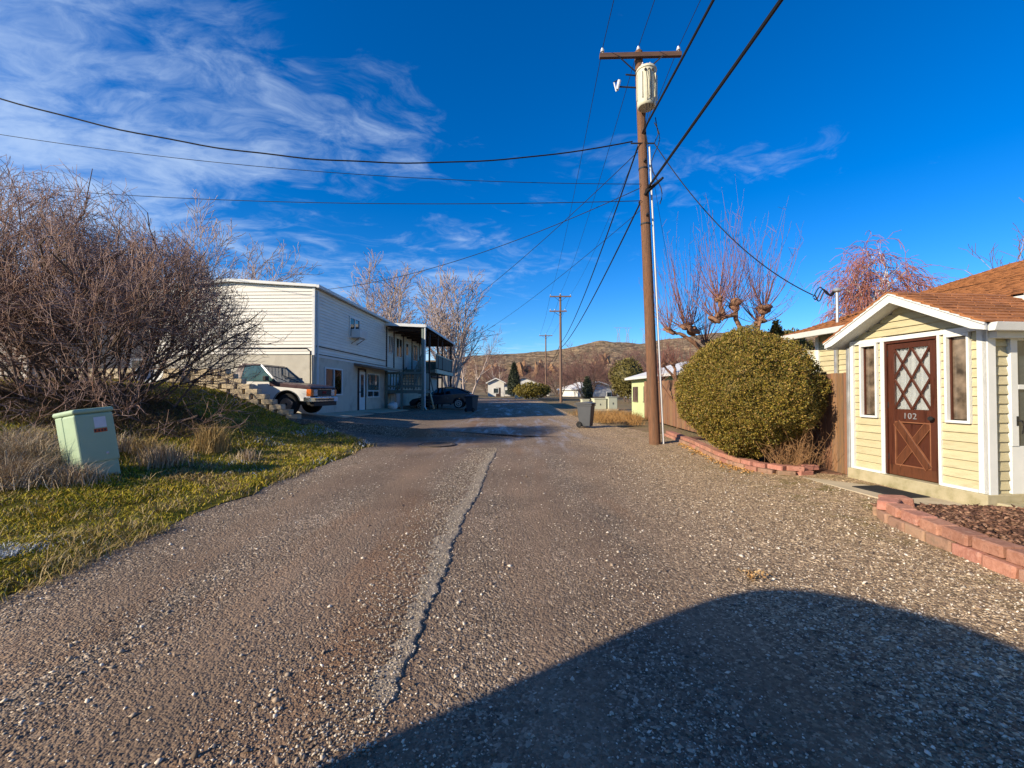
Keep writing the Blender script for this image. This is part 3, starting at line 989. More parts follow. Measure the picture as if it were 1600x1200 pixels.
# main roof: eave at x=1.6, ridge at x=8.2
MS = 0.31
EX, EZM, RXM = 1.58, 2.98, 8.2
RZM = EZM + MS * (RXM - EX)
mr = MB().prism([(EX, EZM - 0.02), (RXM, RZM - 0.02), (2 * RXM - EX, EZM - 0.02), (2 * RXM - EX, EZM - 0.12), (RXM, RZM - 0.12), (EX, EZM - 0.12)], -6.3, 4.62, 'xz')
mroof = mr.build('main_roof', 'white_paint', house)
MB().prism([(EX - 0.02, EZM + 0.005), (RXM, RZM + 0.005), (2 * RXM - EX, EZM + 0.005), (2 * RXM - EX, EZM - 0.16), (RXM, RZM - 0.16), (EX - 0.02, EZM - 0.16)], 4.621, 4.655, 'xz').build('rake_board', 'white_paint', mroof)
for (a, b_) in ((1.30, 4.65), (-6.3, -0.35)):
    MB().prism([(EX - 0.12, EZM - 0.01), (EX - 0.002, EZM - 0.01), (EX - 0.002, EZM - 0.13), (EX - 0.08, EZM - 0.13)], a, b_, 'xz').build('gutter', 'white_paint', mroof, bevel=0.006)
pts = [(EX - 0.06, 4.45, EZM - 0.14), (EX - 0.05, 4.45, EZM - 0.26), (1.95, 4.3, EZM - 0.42), (2.0, 4.28, EZM - 0.55), (2.0, 4.28, 0.1)]
MB().tube(pts, 0.035, 8).build('downspout', 'white_paint', mroof, smooth=True)
# shingle courses of the main roof, joined
ma = math.atan(MS)
vs, fs = [], []
cs, sn_ = math.cos(ma), math.sin(ma)
cb = [(x, y, z) for z in (-.5, .5) for y in (-.5, .5) for x in (-.5, .5)]
fb = np.array([(0, 2, 3, 1), (4, 5, 7, 6), (0, 1, 5, 4), (2, 6, 7, 3), (0, 4, 6, 2), (1, 3, 7, 5)])
rowlen = (RXM - EX) / cs
for c in range(int(rowlen / 0.14) + 1):
    dd = 0.07 + 0.14 * c
    if dd > rowlen:
        break
    y = -6.3
    while y < 4.66:
        w = rr.uniform(0.18, 0.34)
        y1 = min(y + w - 0.006, 4.67)
        cx_, cz_ = EX + dd * cs, EZM + dd * sn_ + 0.012 + rr.uniform(-0.002, 0.005)
        k0 = len(vs)
        tl = -(ma - 0.09)
        for (a, b_, e) in cb:
            lx, lz = a * 0.175, e * 0.016
            vs.append((cx_ + lx * math.cos(ma - 0.09) - lz * math.sin(ma - 0.09), (y + y1) / 2 + b_ * (y1 - y), cz_ + lx * math.sin(ma - 0.09) + lz * math.cos(ma - 0.09)))
        fs.append(fb + k0)
        y += w
o = npmesh('shingle_courses', np.array(vs), np.concatenate(fs), 'shingle', mroof, k=4)
tag(o, kind='stuff')
# service mast with weatherhead and drip loops
mast = MB().tube([(2.2, 3.7, 2.9), (2.2, 3.7, 3.92)], 0.035, 10).build('service_mast', 'grey_metal', house, smooth=True)
MB().lathe((2.2, 3.7, 3.90), [(0.04, 0), (0.09, 0.03), (0.10, 0.06), (0.07, 0.10), (0.02, 0.12)], 12).build('weatherhead', 'grey_metal', mast, smooth=True)
lo = MB()
for k in range(3):
    p = []
    for i in range(22):
        u = i / 21
        p.append((2.2 - 0.10 - 0.42 * u + 0.05 * k, 3.7 + 0.03 * k + 0.12 * u, 3.93 - 0.06 * k * u - 0.13 * math.sin(u * math.pi * (2.4 + 0.4 * k)) * (0.5 + u * 0.5)))
    lo.tube(p, 0.013, 6)
lo.build('drip_loop', 'cable_black', mast, smooth=True)
MB().tube([(2.2, 3.7, 3.6), (2.05, 3.72, 3.62)], 0.012, 6).build('wire_bracket', 'grey_metal', mast)

# walkway slab, mat
def hl(x, y, z=0.0):
    c, s = math.cos(HA), math.sin(HA)
    return (5.872 + c * x - s * y, 6.54 + s * x + c * y, z)


pv_ = [hl(-0.86, -0.95), hl(-0.055, -1.02), hl(-0.055, 1.12), hl(-0.80, 1.15)]
o = MB().prism([p[:2] for p in pv_], -0.1, 0.085, 'xy').build('walkway', 'concrete', bevel=0.015)
tag(o, 'concrete slab in front of the porch door', 'walkway', kind='structure')
mt = root('door_mat', hl(-0.36, -0.02, 0.085), 'black rubber mat lying before the brown porch door', 'mat', rz=HA + R(2))
MB().box(-0.23, 0.23, -0.38, 0.38, 0.001, 0.013).build('mat_base', 'rubber_mat', mt, bevel=0.004)
rb = MB()
for i in range(18):
    y = -0.35 + i * 0.0405
    rb.box(-0.205, 0.205, y, y + 0.02, 0.013, 0.018)
rb.build('mat_ribs', 'rubber_mat', mt)

# ------------------------------------------------------------------ brick borders
blk = [with_mat(chamfer_box(0.07, 0.025, s), 'old_brick', 'edging_brick') for s in range(4)]
blk2 = [with_mat(chamfer_box(0.07, 0.025, s + 9), 'worn_brick', 'edging_brick') for s in range(4)]


def walk(path, step):
    pts = [Vector(p) for p in path]
    out, acc = [], 0.0
    L = [0]
    for a, b_ in zip(pts, pts[1:]):
        L.append(L[-1] + (b_ - a).length)
    s = 0.0
    while s < L[-1]:
        for k in range(len(pts) - 1):
            if L[k] <= s <= L[k + 1]:
                u = (s - L[k]) / (L[k + 1] - L[k])
                d = (pts[k + 1] - pts[k]).normalized()
                out.append((pts[k].lerp(pts[k + 1], u), math.atan2(d.y, d.x)))
                break
        s += step
    return out


def smooth_path(pts, n=3):
    for _ in range(n):
        q = [pts[0]]
        for a, b_ in zip(pts, pts[1:]):
            q.append(tuple(a[i] * 0.75 + b_[i] * 0.25 for i in range(2)))
            q.append(tuple(a[i] * 0.25 + b_[i] * 0.75 for i in range(2)))
        q.append(pts[-1])
        pts = q
    return [(p[0], p[1], 0) for p in pts]


def border(name, path, label, courses, h=0.105, bl=0.29, bw=0.2):
    path = smooth_path(path)
    p0 = path[len(path) // 2]
    rt = root(name, (p0[0], p0[1], float(zg(p0[0], p0[1]))), label, 'brick border')
    for c in range(courses):
        for i, (p, a) in enumerate(walk(path, bl)):
            off = 0.045 * c
            nx_, ny_ = -math.sin(a), math.cos(a)
            sh = bl * 0.5 * (c % 2)
            zz = float(zg(p.x, p.y)) + h * (c + 0.42)
            lst = blk if (c == courses - 1 or random.random() < 0.35) else blk2
            piece('edging_brick', random.choice(lst), rt,
                  (p.x + math.cos(a) * sh + nx_ * off + random.uniform(-.008, .008), p.y + math.sin(a) * sh + ny_ * off, zz + random.uniform(-.004, .004)),
                  (random.uniform(-.02, .02), random.uniform(-.02, .02), a + random.uniform(-.04, .04)), (bl * random.uniform(0.93, 0.985), bw, h * 1.0))
    return rt


border('brick_border', [(5.42, 7.93), (5.05, 7.80), (4.70, 7.92), (4.48, 8.5), (4.46, 9.4), (4.62, 10.6), (4.75, 11.6), (4.95, 14.1)][::-1],
       'low red brick edging curving around the round evergreen shrub', 2, 0.085)
rb2 = border('brick_border', [(4.85, 5.45), (4.60, 5.50), (4.44, 5.25), (4.27, 4.6), (4.22, 4.1), (4.2, 3.5), (4.15, 2.6)],
             'two-course red brick edging beside the bark mulch bed', 2, 0.11)
# mulch bed and planting bed
o = MB().prism([(4.42, 5.3), (4.30, 4.6), (4.25, 3.5), (4.2, 2.4), (8.2, 2.4), (7.2, 5.0), (5.95, 5.40), (4.95, 5.52)], -0.05, 0.15, 'xy').build('mulch_bed', 'mulch')
tag(o, 'bark mulch bed behind the brick edging', 'mulch bed', kind='structure')
o = MB().prism([(5.4, 7.95), (5.0, 7.9), (4.72, 8.05), (4.55, 8.6), (4.55, 9.6), (4.75, 11.0), (5.0, 14.0), (6.1, 14.0), (5.75, 7.72)], -0.05, 0.13, 'xy').build('planting_bed', 'mulch')
tag(o, 'soil bed under the round evergreen shrub', 'planting bed', kind='structure')


def chips(n, area, zf, cols, size, name, flat=0.35, label='', cat=''):
    """small loose flat pieces: octahedra scattered in an area"""
    P = area(n)
    n = len(P)
    Z = zf(P[:, 0], P[:, 1])
    sz = size(n, P)
    o6 = np.array([(1, 0, 0), (-1, 0, 0), (0, 1, 0), (0, -1, 0), (0, 0, 1), (0, 0, -1)], float)
    v = np.repeat(o6[None], n, 0) * (1 + RNG.uniform(-.35, .35, (n, 6, 1)))
    v[:, :, 0] *= RNG.uniform(0.7, 1.5, (n, 1))
    v[:, :, 2] *= flat * RNG.uniform(0.7, 1.5, (n, 1))
    a = RNG.uniform(0, 6.28, n)
    ca, sa = np.cos(a)[:, None], np.sin(a)[:, None]
    tilt = RNG.normal(0, 0.35, (n, 1))
    x, y, z = v[:, :, 0], v[:, :, 1], v[:, :, 2]
    z2 = z + x * tilt
    X = x * ca - y * sa
    Yv = x * sa + y * ca
    v = np.stack([X, Yv, z2], -1) * sz[:, None, None]
    v[:, :, 0] += P[:, 0:1]
    v[:, :, 1] += P[:, 1:2]
    v[:, :, 2] += (Z + sz * flat * 0.35)[:, None]
    f8 = np.array([(0, 2, 4), (2, 1, 4), (1, 3, 4), (3, 0, 4), (2, 0, 5), (1, 2, 5), (3, 1, 5), (0, 3, 5)])
    F = (np.arange(n) * 6)[:, None, None] + f8[None]
    C = np.array(cols)[RNG.integers(0, len(cols), n)] * RNG.uniform(0.7, 1.3, (n, 1))
    o_ = npmesh(name, v.reshape(-1, 3), F.reshape(-1, 3), 'stone', cols=np.repeat(C, 6, 0))
    tag(o_, label, cat, kind='stuff')
    return o_


def area_mulch(n):
    x = RNG.uniform(4.3, 6.6, n)
    y = RNG.uniform(2.4, 5.5, n)
    ok = (x > 4.36 + 0.08 * np.clip(y - 4.4, 0, 2)) & (y < 5.5 - 0.10 * (x - 4.9))
    return np.stack([x, y], 1)[ok]


chips(7000, area_mulch, lambda x, y: x * 0 + 0.155, [(0.10, 0.05, 0.032), (0.17, 0.09, 0.06), (0.07, 0.035, 0.024), (0.24, 0.14, 0.09)],
      lambda n, P: RNG.uniform(0.012, 0.035, n), 'bark_chips', 0.35, 'brown bark chips spread in the bed', 'bark chips')


# loose gravel on the lane
def area_road(n):
    y = 1.25 * (10.5 / 1.25) ** RNG.uniform(0, 1, n)
    x = RNG.uniform(-1.22, 1.22, n) * y
    keep = (x > road_edge(y) + 0.05) & (x < 5.0)
    wgt = 0.35 + 0.65 * sstep(0.8, 2.6, x + (fbm(x * .6, y * .3, 9) - .5) * 2) + 0.45 * sstep(0.42, 0.6, fbm(x * 1.3, y * 0.35, 15))
    for xc, wd in ((-1.75, 0.34), (-3.0, 0.26), (0.30, 0.42), (1.45, 0.34)):
        wgt = wgt * (1 - 0.75 * np.exp(-((x - xc) / wd) ** 2))
    keep &= RNG.uniform(0, 1, n) < wgt
    keep &= ~((x > 4.25) & (y < 5.6))
    keep &= ~((x > 4.45) & (y > 7.3))
    return np.stack([x, y], 1)[keep]


def zroad(x, y):
    return zg(x, y) + (fbm(x * 1.4, y * 0.5, 3) - 0.47) * 0.035


chips(90000, area_road, zroad, [(0.18, 0.135, 0.10), (0.29, 0.225, 0.165), (0.11, 0.085, 0.07), (0.37, 0.30, 0.23), (0.23, 0.17, 0.125), (0.19, 0.135, 0.10), (0.54, 0.47, 0.38), (0.48, 0.42, 0.34), (0.60, 0.54, 0.46)],
      lambda n, P: np.clip(RNG.lognormal(-5.2, 0.45, n), 0.003, 0.02) * (0.8 + 0.05 * P[:, 1]), 'loose_gravel', 0.6, 'loose crushed stones lying on the lane', 'gravel')

# broken asphalt seam along the lane: a crumbly raised strip with a sharp right-hand edge
ysq = np.arange(1.9, 11.5, 0.02)
edge = -0.62 + 0.19 * (ysq - 2.2) / 7.7 + (vnoise(ysq * 1.1, ysq * 0, 51) - .5) * 0.06 + (vnoise(ysq * 5, ysq * 0, 52) - .5) * 0.022 + (vnoise(ysq * 16, ysq * 0, 53) - .5) * 0.035
wid = 0.07 + 0.05 * np.clip(ysq - 2, 0, 3) + 0.08 * vnoise(ysq * 0.8, ysq * 0, 54) + 0.10 * (vnoise(ysq * 6, ysq * 0, 55) - 0.4) + 0.08 * (vnoise(ysq * 15, ysq * 0, 56) - 0.4)
wid = np.clip(wid, 0.03, 0.5)
fade = sstep(1.9, 2.4, ysq) * (1 - sstep(10.3, 11.4, ysq))
prof_u = np.array([-1.0, -0.7, -0.4, -0.15, -0.03, 0.0, 0.02])
prof_h = np.array([-0.010, 0.002, 0.006, 0.011, 0.013, 0.006, -0.02])
V = []
for j, y in enumerate(ysq):
    for u, hh in zip(prof_u, prof_h):
        x = edge[j] + u * wid[j]
        if u > 0:
            x = edge[j] + u
        n_ = (fbm(np.array(x * 22), np.array(y * 22), 60) - .47) * 0.022 * (1 if -0.9 < u < -0.01 else 0)
        V.append((x, y, float(zroad(x, y)) + hh * fade[j] - 0.012 * (1 - fade[j]) + float(n_) * fade[j]))
k = len(prof_u)
F = [(j * k + i, j * k + i + 1, (j + 1) * k + i + 1, (j + 1) * k + i) for j in range(len(ysq) - 1) for i in range(k - 1)]
pm('crumbled_asphalt', [(0.09, 0.075, 0.06), (0.33, 0.28, 0.22), (0.16, 0.13, 0.10), (0.42, 0.37, 0.30)], 30, 0.95, 1.0, 70, dist=0.02)
o = npmesh('road_seam', np.array(V), np.array(F), 'crumbled_asphalt', k=4)
tag(o, 'crumbled pale seam running along the lane', 'road seam', kind='structure')


def area_seam(n):
    j = RNG.integers(0, len(ysq), n)
    u = -RNG.uniform(0, 1, n) ** 1.5 * 2.4
    return np.stack([edge[j] + u * wid[j], ysq[j]], 1)


chips(6500, area_seam, lambda x, y: zroad(x, y) + 0.008, [(0.36, 0.31, 0.25), (0.26, 0.22, 0.17), (0.48, 0.43, 0.36), (0.18, 0.145, 0.115)],
      lambda n, P: RNG.uniform(0.004, 0.010, n), 'seam_stones', 0.6, 'pale crumbs of stone along the road seam', 'gravel')

# manhole
zmh = float(zg(-2.05, 12.1))
mh = root('manhole', (-2.05, 12.1, zmh), 'round iron manhole cover set in the shaded lane', 'manhole')
MB().lathe((-2.05, 12.1, zmh), [(0.52, -0.05), (0.52, 0.022), (0.44, 0.03), (0.43, 0.01)], 32).build('rim', 'iron', mh, smooth=True)
MB().lathe((-2.05, 12.1, zmh), [(0.41, -0.02), (0.41, 0.02), (0.40, 0.022)], 32).build('cover', 'gravel_road', mh, smooth=True)
rb = MB()
for i in range(-4, 5):
    w = math.sqrt(max(0, 0.36 ** 2 - (i * 0.08) ** 2))
    rb.box(-2.05 - w, -2.05 + w, 12.1 + i * 0.08 - 0.012, 12.1 + i * 0.08 + 0.012, zmh + 0.022, zmh + 0.026)
rb.build('tread_ribs', 'iron', mh)

# ------------------------------------------------------------------ tall objects: utility poles
def utility_pole(base, height, label, lean=(0, 0), r0=0.155, r1=0.105, mat='pole_wood', dirxy=(0.03, 1.0), second_arm=False, near=False, hs_=1.0):
    bx_, by_, bz_ = base
    rt = root('utility_pole', base, label, 'utility pole', 'utility poles along the lane')
    top = Vector((bx_ + lean[0], by_ + lean[1], bz_ + height))
    b0 = Vector(base)

    def at(h):
        return b0.lerp(top, h * hs_ / height)
    pts = [at((-0.4 + (height + 0.4) * i / 10) / hs_) for i in range(11)]
    MB().tube(pts, [r0 + (r1 - r0) * i / 10 for i in range(11)], 14).build('shaft', mat, rt, smooth=True)
    d = Vector((dirxy[0], dirxy[1], 0)).normalized()
    s = Vector((d.y, -d.x, 0))            # to the right of the line
    ends = []
    arms = [(height - 0.22, 1.12)] + ([(height - 1.75, 0.9)] if second_arm else [])
    for k, (h_, w) in enumerate(arms):
        c = at(h_ / hs_) - d * (r1 + 0.06)
        if k == 1:
            c = c - s * 0.25
        MB().bar(c - s * w, c + s * w, 0.10, 0.125).build('crossarm', 'crossarm_wood' if near else mat, rt, bevel=0.008)
        for sg in (-1, 1):
            MB().bar(c + s * sg * w * 0.55 - Vector((0, 0, 0.05)) - d * 0.055, at((h_ - 0.48) / hs_) - d * 0.11 + s * sg * 0.06, 0.035, 0.012, up=(0, 1, 0)).build('brace', 'dark_metal', rt)
        for sg in ((-0.93, 0.0, 0.93) if k == 0 else (-0.9, -0.4, 0.8)):
            p = c + s * sg * w + Vector((0, 0, 0.06))
            if sg == 0:
                p = at(height / hs_) + Vector((0, 0, 0.0))
            MB().lathe(p, [(0.014, 0), (0.014, 0.05), (0.05, 0.055), (0.055, 0.075), (0.03, 0.085), (0.048, 0.095), (0.05, 0.115), (0.028, 0.13), (0.03, 0.16), (0.012, 0.17)], 12).build('insulator', 'porcelain', rt, smooth=True)
            if k == 0:
                ends.append(p + Vector((0, 0, 0.14)))
    return rt, at, ends, d, s


PX, PY_ = 3.94, 12.2
P1B = (PX, PY_, float(zg(PX, PY_)))
pole1, at1, end1, d1, s1 = utility_pole(P1B, 10.95, 'brown wooden utility pole carrying a pale transformer and white conduit', (-0.40, 0.0), near=True, r0=0.155, r1=0.11, hs_=1.033)
# transformer in front of the pole, facing the camera
tc_ = at1(9.35) - Vector((0, 0.36, 0)) + Vector((0.06, 0, 0))
tf = MB().lathe(tc_, [(0.215, -0.52), (0.235, -0.50), (0.245, -0.45), (0.255, -0.1), (0.255, 0.44), (0.275, 0.45), (0.275, 0.49), (0.25, 0.53), (0.12, 0.57)], 28).build('transformer', 'transformer', pole1, smooth=True)
for k in range(5):
    a = R(190 + 40 * k)
    q = tc_ + Vector((math.cos(a) * 0.262, math.sin(a) * 0.262, 0))
    MB().bar(q + Vector((0, 0, -0.36)), q + Vector((0, 0, 0.34)), 0.018, 0.05, up=(math.cos(a), math.sin(a), 0)).build('cooling_fin', 'transformer', tf)
for dx in (-0.1, 0.1):
    MB().lathe(tc_ + Vector((dx, 0, 0.56)), [(0.03, 0), (0.05, 0.03), (0.03, 0.06), (0.045, 0.09), (0.025, 0.13), (0.012, 0.17)], 10).build('bushing', 'porcelain', tf, smooth=True)
for k in range(3):
    MB().lathe(tc_ + Vector((-0.1 + 0.1 * k, -0.25, 0.36)), [(0.02, 0.03), (0.035, 0.0), (0.02, -0.03)], 8).build('terminal', 'dark_metal', tf, smooth=True)
for h_ in (9.1, 9.65):
    MB().bar(at1(h_), at1(h_) + Vector((0.03, -0.2, 0)), 0.12, 0.05).build('mount_bracket', 'dark_metal', pole1)
# leads hanging round the transformer
ld = MB()
for k in range(3):
    a0 = tc_ + Vector((-0.1 + 0.1 * k, -0.29, 0.36))
    ld.tube([a0, a0 + Vector((0.02, -0.05, -0.35)), a0 + Vector((0.05, 0.0, -0.75)), at1(8.25) + Vector((0.02 * k, -0.16, 0.15)), at1(7.95) + Vector((0.12, -0.12, 0))], 0.009, 6)
ld.build('transformer_leads', 'cable_black', pole1, smooth=True)
# fuse cutout on a bracket, left
for h_ in (9.62, 9.95):
    MB().bar(at1(h_), at1(h_) + Vector((-0.60 if h_ < 9.8 else -0.40, -0.05, 0)), 0.03, 0.03).build('cutout_bracket', 'dark_metal', pole1)
c0 = at1(9.66) + Vector((-0.62, -0.06, 0))
cu = MB().tube([c0 + Vector((0.03, 0, 0.12)), c0 + Vector((-0.03, 0, -0.14))], [0.05, 0.042], 10).build('fuse_cutout', 'porcelain', pole1, smooth=True)
MB().tube([c0 + Vector((-0.12, -0.02, 0.05)), c0 + Vector((-0.06, -0.02, -0.2))], 0.018, 8).build('fuse_tube', 'pvc', cu, smooth=True)
MB().bar(c0 + Vector((-0.13, -0.02, 0.06)), c0 + Vector((0.05, 0, 0.16)), 0.02, 0.02).build('contact_arm', 'dark_metal', cu)
# conduit down the right side
cp = [at1(h_) + Vector((0.15 + 0.055 * (1 - h_ / 10.6) + 0.02, -0.03, 0)) for h_ in (0.0, 2, 4, 6, 8.0)]
MB().tube(cp, 0.028, 10).build('conduit', 'pvc', pole1, smooth=True)
for h_ in (5.9, 7.4):
    MB().lathe(at1(h_) + Vector((0.0, 0, 0)), [(0.168 - 0.0047 * h_, -0.02), (0.172 - 0.0047 * h_, 0), (0.168 - 0.0047 * h_, 0.02)], 14).build('strap', 'dark_metal', pole1)
MB().bar(at1(7.55) - Vector((0, 0.12, 0)), at1(7.55) - Vector((0, 0.26, 0)), 0.05, 0.05).build('cable_clamp', 'dark_metal', pole1)
MB().bar(at1(6.1) - Vector((0, 0.12, 0)), at1(6.1) - Vector((0, 0.26, 0)), 0.05, 0.05).build('cable_clamp', 'dark_metal', pole1)
MB().bar(at1(8.05) + Vector((-0.35, -0.1, 0)), at1(8.05) + Vector((0.3, -0.1, 0)), 0.03, 0.03).build('service_rack', 'dark_metal', pole1)

P2B = (5.1, 46.0, float(zg(5.1, 46)))
pole2, at2, end2, d2, s2 = utility_pole(P2B, 11.2, 'greyish wooden utility pole with two stacked crossarms', (-0.05, 0), mat='pole_wood_far', second_arm=True)
P3B = (5.75, 75.0, float(zg(5.75, 75)))
pole3, at3, end3, d3, s3 = utility_pole(P3B, 10.6, 'slender far utility pole with a single crossarm below its tip', (0.0, 0), mat='pole_wood_far')


def cable(name, p, q, sag, r, label, n=28, group='overhead wires', mat='cable_black', wob=0.0):
    p, q = Vector(p), Vector(q)
    pts = []
    for i in range(n + 1):
        u = i / n
        v = p.lerp(q, u)
        v.z -= 4 * sag * u * (1 - u)
        if wob:
            v.z += wob * math.sin(u * 60) * math.sin(u * math.pi)
        pts.append(v)
    o_ = MB().tube(pts, r, 6, caps=False).build(name, mat, smooth=True, fix=False)
    tag(o_, label, 'wire', group)
    return o_


# the line runs from a pole behind the camera, over pole 1 and on to poles 2 and 3
back_off = Vector((-1.25, -36.0, 0.0))
for k in range(3):
    nm = ['left', 'middle', 'right'][k]
    cable('power_line', end1[k] + back_off, end1[k], 0.45, 0.0085, ['bare power line from the crossarm end above the fuse cutout', 'bare power line from the pole tip', 'bare power line from the crossarm end above the thick cables'][k] + ', running overhead')
    cable('power_line', end1[k], end2[k], 0.7, 0.0085, 'thin power line to the double-crossarm pole from ' + ['the crossarm end above the fuse cutout', 'the tip of the transformer pole', 'the crossarm end above the thick cables'][k], group='power lines from the transformer pole')
    cable('power_line', end2[k], end3[k], 0.6, 0.012, 'thin far power line between the two distant poles, ' + ['on the veranda-side crossarm ends', 'tip to tip', 'on the house-side crossarm ends'][k], group='far power lines')
A1 = at1(8.33) + Vector((-0.02, -0.19, 0))
B1 = at1(6.75) + Vector((0.0, -0.19, 0))
cable('telephone_cable', A1 + Vector((0.2, -36, 0.35)), A1, 0.35, 0.030, 'upper thick black cable overhead, clamped below the transformer', 40)
cable('telephone_cable', B1 + Vector((0.35, -36, 0.25)), B1, 0.22, 0.034, 'lower thick black cable overhead, clamped halfway up the transformer pole', 40)
cable('telephone_cable', A1, at2(6.1) - Vector((0, 0.15, 0)), 0.75, 0.024, 'upper black cable sagging from transformer pole to double-crossarm pole', 40)
cable('telephone_cable', B1, at2(5.6) - Vector((0, 0.15, 0)), 0.55, 0.026, 'lower black cable sagging from transformer pole to double-crossarm pole', 40)
cable('telephone_cable', at2(6.1), at3(5.6), 0.7, 0.03, 'upper far black cable between double-crossarm and single-crossarm poles')
cable('telephone_cable', at2(5.6), at3(4.6), 0.7, 0.03, 'lower far black cable between double-crossarm and single-crossarm poles')
# spliced bundle beside the clamp
bd = MB().tube([B1 + Vector((0.25, -0.6, 0.05)), B1 + Vector((0.02, -0.12, -0.06)), B1 + Vector((-0.05, 0.5, -0.14))], [0.03, 0.055, 0.035], 8).build('cable_splice', 'cable_black', pole1, smooth=True)
# service drops
S0 = at1(8.1) + Vector((-0.3, -0.1, 0))
cable('service_drop', S0, (-18.0, 9.5, 10.6), 1.95, 0.017, 'twisted black service cable sagging left from below the transformer', 60, wob=0.012)
cable('service_wire', at1(6.95) + Vector((-0.12, -0.1, 0)), (-22.0, 12.5, 10.3), 0.7, 0.008, 'thin upper black wire crossing the sky toward the bare shrub', 40)
cable('service_wire', at1(6.5) + Vector((-0.12, -0.1, 0)), (-20.0, 16.0, 9.2), 0.35, 0.010, 'thin lower black wire crossing the sky toward the bare shrub', 40)
cable('service_wire', at1(6.9) + Vector((-0.12, 0.05, 0)), (-8.9, 19.6, 6.05), 0.55, 0.010, 'black wire dropping from the pole to the apartment roof corner', 40)
cable('service_wire', at1(7.9) + Vector((-0.12, 0.05, 0)), (-6.4, 31.0, 5.7), 0.5, 0.010, 'black wire dropping from the pole to the veranda roof', 40)
cable('service_wire', at1(6.3) + Vector((-0.12, 0.05, 0)), (-5.2, 44.0, 6.4), 0.5, 0.008, 'faint thin wire from the pole toward the pale tall tree', 40)
wx, wy = hl(1.72, 3.85)[:2]
cable('service_drop', at1(8.05) + Vector((0.3, -0.1, 0)), (wx, wy, 3.86), 0.55, 0.013, 'black service cable running from the pole down to the house mast', 40)
cable('service_wire', at1(7.7) + Vector((0.2, 0.0, 0)), (8.3, 21.0, 3.0), 0.2, 0.005, 'faint thin wire from the pole down behind the pollarded trees', 30)
cable('cross_wire', (-10.5, 72.0, 8.4), at3(6.9), 0.35, 0.035, 'far black cable crossing the lane to the single-crossarm pole', 20)
cable('cross_wire', at3(6.9), (24.0, 74.0, 5.4), 0.5, 0.035, 'far black cable from the single-crossarm pole toward the reddish trees', 20)
# loose loops on the pole's right side
lp = []
for i in range(16):
    u = i / 15
    lp.append(at1(8.6 - 2.2 * u) + Vector((0.32 + 0.13 * math.sin(u * 9), -0.12, 0)))
MB().tube(lp, 0.013, 6).build('hanging_cable', 'cable_black', pole1, smooth=True)
MB().tube([at1(8.05) + Vector((0.3, -0.1, 0)), at1(8.3) + Vector((0.42, -0.1, 0)), at1(8.75) + Vector((0.36, -0.1, 0))], 0.013, 6).build('hanging_cable', 'cable_black', pole1, smooth=True)

# ------------------------------------------------------------------ wooden fence behind the shrub
FA, FB = Vector((5.80, 7.58, 0)), Vector((6.42, 21.4, 0))
fence = root('wooden_fence', (5.8, 7.58, 0.1), 'weathered brown vertical board fence running back from the porch corner', 'fence')
fd = (FB - FA).normalized()
fa = math.atan2(fd.y, fd.x)
brd = with_mat(chamfer_box(0.04), 'fence_wood', 'fence_board')
flen = (FB - FA).length
n = int(flen / 0.152)
for i in range(n):
    p = FA + fd * (0.08 + i * 0.152)
    hgt = 1.78 + random.uniform(-0.02, 0.02)
    z0 = float(zg(p.x, p.y))
    piece('fence_board', brd, fence, (p.x + random.uniform(-.006, .006), p.y, z0 + hgt / 2 + 0.02), (random.uniform(-.008, .008), 0, fa + random.uniform(-.03, .03)), (0.143, 0.022, hgt))
for i in range(7):
    p = FA + fd * (0.3 + i * (flen - 0.5) / 6)
    z0 = float(zg(p.x, p.y))
    MB().box(p.x + 0.03, p.x + 0.12, p.y - 0.045, p.y + 0.045, z0 - 0.3, z0 + 1.7).build('post', 'fence_wood', fence)
for z in (0.45, 1.45):
    a, b_ = FA + Vector((0.04, 0, z + 0.1)), FB + Vector((0.04, 0, z + 0.25))
    MB().bar(a, b_, 0.04, 0.09).build('rail', 'fence_wood', fence)

# ------------------------------------------------------------------ apartment building (left)
BA = -R(2.06)
BX, BY, BZ = -8.18, 18.2, 0.5
apt = root('apartment_building', (BX, BY, BZ), 'two-storey white sided apartment building with grey stucco ground floor and green veranda', 'building', rz=BA)
W, L1, L2 = 7.0, 9.15, 19.7
MB().box(-W, 0.0, 0.0, L2, -0.7, 2.6).build('lower_wall', 'stucco', apt)
MB().box(-W + 0.02, -0.02, 0.02, L2, 2.6, 5.32).build('upper_wall', 'white_siding', apt)
MB().prism([(-W + 0.02, 5.32), (-0.02, 5.32), (-0.02, 5.36), (-W / 2, 5.60), (-W + 0.02, 5.36)], 0.02, L2, 'xz').build('gable_wall', 'white_siding', apt)
EXB = 0.137
for i in range(20):
    z = 2.60 + i * EXB
    piece('clapboard', clap_white, apt, (-W / 2, 0.0, z), (0, 0, R(90)), (1.3, W, EXB * 1.03))
    piece('clapboard', clap_white, apt, (0.0, L1 / 2, z), (0, 0, R(180)), (1.3, L1, EXB * 1.03))
    piece('clapboard', clap_white, apt, (0.0, (L1 + L2) / 2, z), (0, 0, R(180)), (1.1, L2 - L1, EXB * 1.03))
MB().box(-0.06, 0.045, -0.045, 0.07, 2.56, 5.36).build('corner_board', 'white_paint', apt)
MB().tube([(0.10, 0.14, 5.25), (0.10, 0.14, -0.1)], 0.04, 8).build('downspout', 'white_paint', apt, smooth=True)
